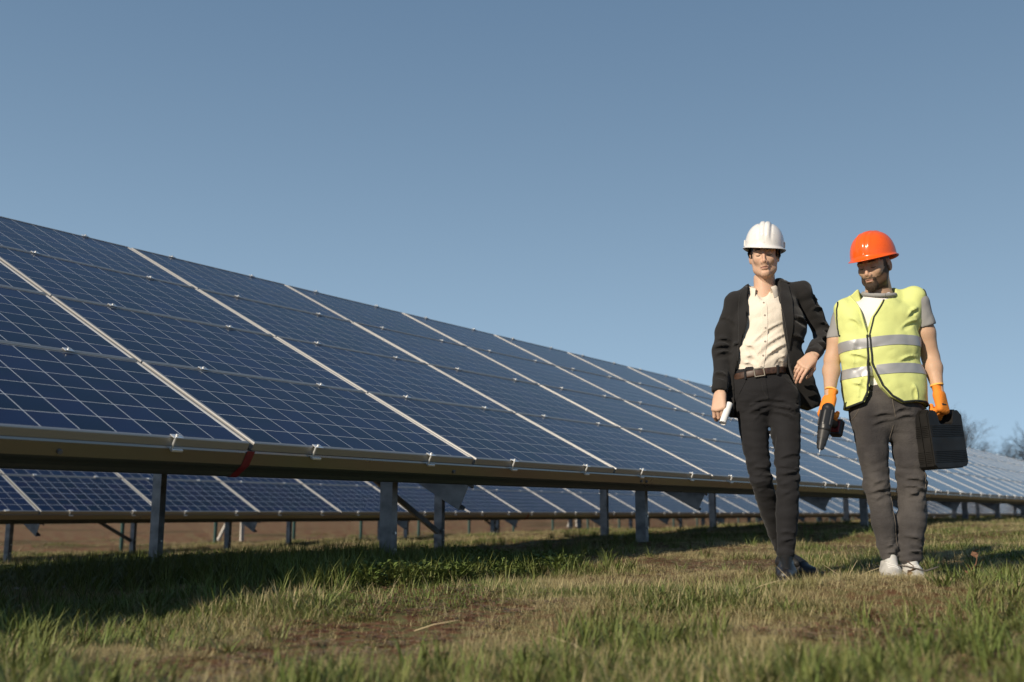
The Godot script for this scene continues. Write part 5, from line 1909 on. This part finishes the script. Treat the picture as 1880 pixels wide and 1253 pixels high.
func build_grass() -> void:
	var r := RandomNumberGenerator.new()
	r.seed = 99
	var short: Array[ArrayMesh] = []
	var dry: Array[ArrayMesh] = []
	var tall: Array[ArrayMesh] = []
	var leafy: Array[ArrayMesh] = []
	for k in 4:
		short.append(tuft(18, 0.014, 0.052, 0.040, 1.1, 0.0030, r, 1.0))
		dry.append(tuft(15, 0.030, 0.100, 0.050, 1.55, 0.0024, r, 0.2))
		tall.append(tuft(16, 0.10, 0.24, 0.035, 0.45, 0.0055, r, 0.9))
		leafy.append(weed(r))
	var lists := {}
	for k in 4:
		lists["s%d" % k] = []
		lists["d%d" % k] = []
		lists["t%d" % k] = []
		lists["w%d" % k] = []
	var green := Color(0.125, 0.172, 0.042)
	var olive := Color(0.225, 0.225, 0.085)
	var tan_ := Color(0.44, 0.365, 0.21)
	var worn := FastNoiseLite.new()
	worn.seed = 4
	worn.frequency = 0.55
	worn.fractal_octaves = 3
	var clumps := [[1.55, -3.0, 0.9], [1.0, -2.4, 0.6], [2.3, -4.6, 0.7], [2.6, -5.3, 0.6], [-0.2, -2.5, 0.5], [-1.1, -2.6, 0.45], [0.35, -3.3, 0.4], [-1.6, -3.5, 0.5], [3.2, -6.4, 0.8]]
	var n := 0
	while n < 230000:
		n += 1
		# denser near the camera, within the view and a margin beside it
		var rad := 1.0 + 42.0 * pow(r.randf(), 1.9)
		var a := r.randf_range(-0.66, 0.66)
		var x := sin(a) * rad
		var z := -cos(a) * rad
		var reach := -0.8192 * x - 0.5736 * z
		var along := 0.5736 * x - 0.8192 * z
		if reach > 25.0 or reach > 19.0 and r.randf() < 0.55: continue
		var p := Vector3(x, ground_height(x, z), z)
		var w := worn.get_noise_2d(x, z)             # worn, dry patches
		var g := patch_noise.get_noise_2d(x * 1.3 + 40.0, z * 1.3)
		var bare := patch_noise.get_noise_2d(x * 0.8 - 90.0, z * 0.8 + 17.0)
		var near_far := clampf((rad - 5.0) / 12.0, 0.0, 1.0)
		var size := r.randf_range(0.75, 1.3) * (1.0 + near_far * 0.35) * clampf(0.82 - 1.1 * w, 0.5, 1.3)
		var under := smoothstep(3.0, 3.7, reach) * smoothstep(7.6, 6.6, reach)   # unmown strip below the panels
		under = maxf(under, smoothstep(11.4, 12.0, reach) * smoothstep(15.4, 14.8, reach) * 0.6)
		var lush := under * smoothstep(6.0, 4.8, along) * smoothstep(3.0, 3.7, along)
		size *= 1.0 - 0.25 * under * (1.0 - lush)
		var right_corner := 0.0   # lusher clumps, in places of their own
		for c: Array in clumps:
			right_corner = maxf(right_corner, smoothstep(c[2], c[2] * 0.45, Vector2(x - c[0], z - c[1]).length()))
		var mix := clampf(0.36 + 2.6 * w + 0.5 * smoothstep(8.0, 10.0, reach) - 0.3 * right_corner, 0.0, 1.0)   # 1 = dry
		if bare > 0.20 and r.randf() < 0.85 and under < 0.5: continue
		var idx := r.randi() % 4
		var col := green.lerp(olive, clampf(mix * 1.3 + r.randf_range(-0.2, 0.35), 0.0, 1.0)).lerp(tan_, clampf(mix * mix * 0.9 + r.randf_range(-0.35, 0.25), 0.0, 1.0))
		var turn := r.randf() * TAU
		var pick := r.randf()
		if pick < 0.42 * mix + 0.12:
			lists["d%d" % idx].append([p, turn, size, size * r.randf_range(0.8, 1.2), tan_.lerp(olive, r.randf_range(0.0, 0.6)) * r.randf_range(0.7, 1.15)])
		elif under > 0.3 and r.randf() < under * (0.025 + 0.55 * lush) * (1.0 if rad < 16.0 else 0.35) or right_corner > 0.3 and r.randf() < 0.055 * right_corner or g > 0.30 and r.randf() < 0.10:
			var h := r.randf_range(0.35, 0.65) * (1.0 if under > 0.3 or right_corner > 0.3 else 0.7) + lush * r.randf_range(0.0, 0.45)
			lists["t%d" % idx].append([p, turn, r.randf_range(0.8, 1.1), h, green.lerp(olive, r.randf_range(0.0, 0.6))])
		elif under > 0.5 and lush > 0.2 and along > 3.6 and r.randf() < 0.55:
			lists["w%d" % idx].append([p, turn, r.randf_range(1.0, 1.7), r.randf_range(1.0, 1.7), green.lerp(olive, r.randf_range(0.0, 0.3))])
		else:
			lists["s%d" % idx].append([p, turn, size, size * r.randf_range(0.7, 1.25), col])
	for k in 4:
		var way: String = ["", "curling ", "thin ", "loose "][k]
		scatter("grass", way + "short green and straw coloured grass covering the ground", short[k], M.grass, lists["s%d" % k])
		scatter("dry_grass", way + "dry flattened straw lying between the grass", dry[k], M.straw, lists["d%d" % k])
		scatter("tall_grass", way + "tall unmown green grass below the panels and at lower right", tall[k], M.grass, lists["t%d" % k])
		scatter("ground_weeds", way + "low broad leaved weeds around the front posts", leafy[k], M.leaf, lists["w%d" % k])
	# leaf litter and clods pressed into the turf
	var litter: Array = []
	for k in 7000:
		var rad := 1.6 + 11.0 * pow(r.randf(), 1.3)
		var a := r.randf_range(-0.62, 0.62)
		var x := sin(a) * rad
		var z := -cos(a) * rad
		if patch_noise.get_noise_2d(x * 0.8 - 90.0, z * 0.8 + 17.0) < 0.02: continue
		litter.append([Vector3(x, ground_height(x, z) + 0.002, z), r.randf() * TAU, r.randf_range(0.5, 1.1), r.randf_range(0.12, 0.3), Color(0.20, 0.09, 0.045).lerp(Color(0.30, 0.21, 0.12), r.randf())])
	scatter("leaf_litter", "small rust brown leaf bits lying on the bare patches", leafy[0], M.leaf, litter)
	# pale stalks standing or lying singly near the shoes
	for s: Array in [[1.66, -5.25, 0.16, 0.35, 0.5, "pale dry stalk leaning right beside the black shoes"], [1.74, -5.30, 0.20, -0.6, 0.9, "longer pale stalk leaning left between the two people"], [1.86, -5.75, 0.22, 0.9, 1.15, "pale stalk lying behind, between the two people's feet"], [1.72, -5.6, 0.24, -1.1, 1.2, "pale stalk leaning left behind the black shoes"], [1.10, -4.85, 0.18, 1.0, 1.25, "pale stalk lying in the grass left of the black shoes"], [1.30, -4.75, 0.14, -0.2, 0.7, "short pale stalk in front of the black shoes"], [0.95, -4.3, 0.16, 0.8, 1.2, "pale stalk lying low in the grass below the black shoes"], [-0.35, -3.6, 0.18, 1.2, 1.3, "pale stalk lying in the foreground left of the picture's middle"], [0.25, -3.1, 0.16, -1.0, 1.2, "pale stalk lying in the foreground near the picture's middle"]]:
		var at := Vector3(s[0], ground_height(s[0], s[1]) - 0.005, s[1])
		var dirv := Vector3(sin(s[4]) * signf(s[3]), cos(s[4]), 0.25 * s[3]).normalized()
		var mb := MB.new()
		mb.tube(PackedVector3Array([Vector3.ZERO, dirv * s[2] * 0.5 + Vector3(0, 0.006, 0), dirv * s[2]]), PackedFloat32Array([0.0022, 0.0018, 0.0008]), 5)
		var o := part("straw_stalk", mb.mesh(), flat(0.42, 0.34, 0.2, 0.8), self, Transform3D(Basis.IDENTITY, at))
		tag(o, s[5], "stalk", "pale single stalks in the grass")
	# rusty dead weeds on the hump at the right
	for s: Array in [[1.96, -4.42, 0.14, 61, "rust brown dead weed in the grass at right, the taller of two"], [1.72, -4.50, 0.09, 62, "small rust brown dead weed in front of the white sneakers' right side"]]:
		var rr := RandomNumberGenerator.new()
		rr.seed = s[3]
		var root := base("dead_weed", Vector3(s[0], ground_height(s[0], s[1]) - 0.01, s[1]))
		tag(root, s[4], "weed", "rusty dead weeds at right")
		var stem := flat(0.17, 0.085, 0.045, 0.9)
		var mb := MB.new()
		var pts := PackedVector3Array()
		var rads := PackedFloat32Array()
		for k in 7:
			pts.append(Vector3(0.012 * sin(k * 1.7), s[2] * k / 6.0, 0.01 * cos(k * 1.3)))
			rads.append(0.005 * (1.0 - k / 9.0))
		mb.tube(pts, rads, 6)
		part("stem", mb.mesh(), stem, root)
		for k in 9:
			var a := rr.randf() * TAU
			var from := pts[1 + k % 6]
			var out := Vector3(sin(a), rr.randf_range(0.1, 0.9), cos(a)).normalized()
			var l := rr.randf_range(0.03, 0.06)
			var side := out.cross(Vector3.UP).normalized() * l * 0.28
			mb = MB.new()
			mb.quad(from, from + out * l * 0.5 + side + Vector3(0, 0.006, 0), from + out * l, from + out * l * 0.5 - side)
			part("leaf", mb.mesh(), stem, root)
	# a dark twig
	var tw := MB.new()
	tw.tube(PackedVector3Array([Vector3(-0.10, 0.06, 0), Vector3(-0.04, 0.05, 0.01), Vector3(0.03, 0.035, 0), Vector3(0.10, 0.05, -0.01)]), PackedFloat32Array([0.003, 0.004, 0.004, 0.002]), 6)
	tag(part("twig", tw.mesh(), M.bark, self, Transform3D(Basis(Vector3.UP, 0.3), Vector3(1.62, ground_height(1.62, -4.15), -4.15))), "dark thin twig lying on the hump in front of the white sneakers", "twig")
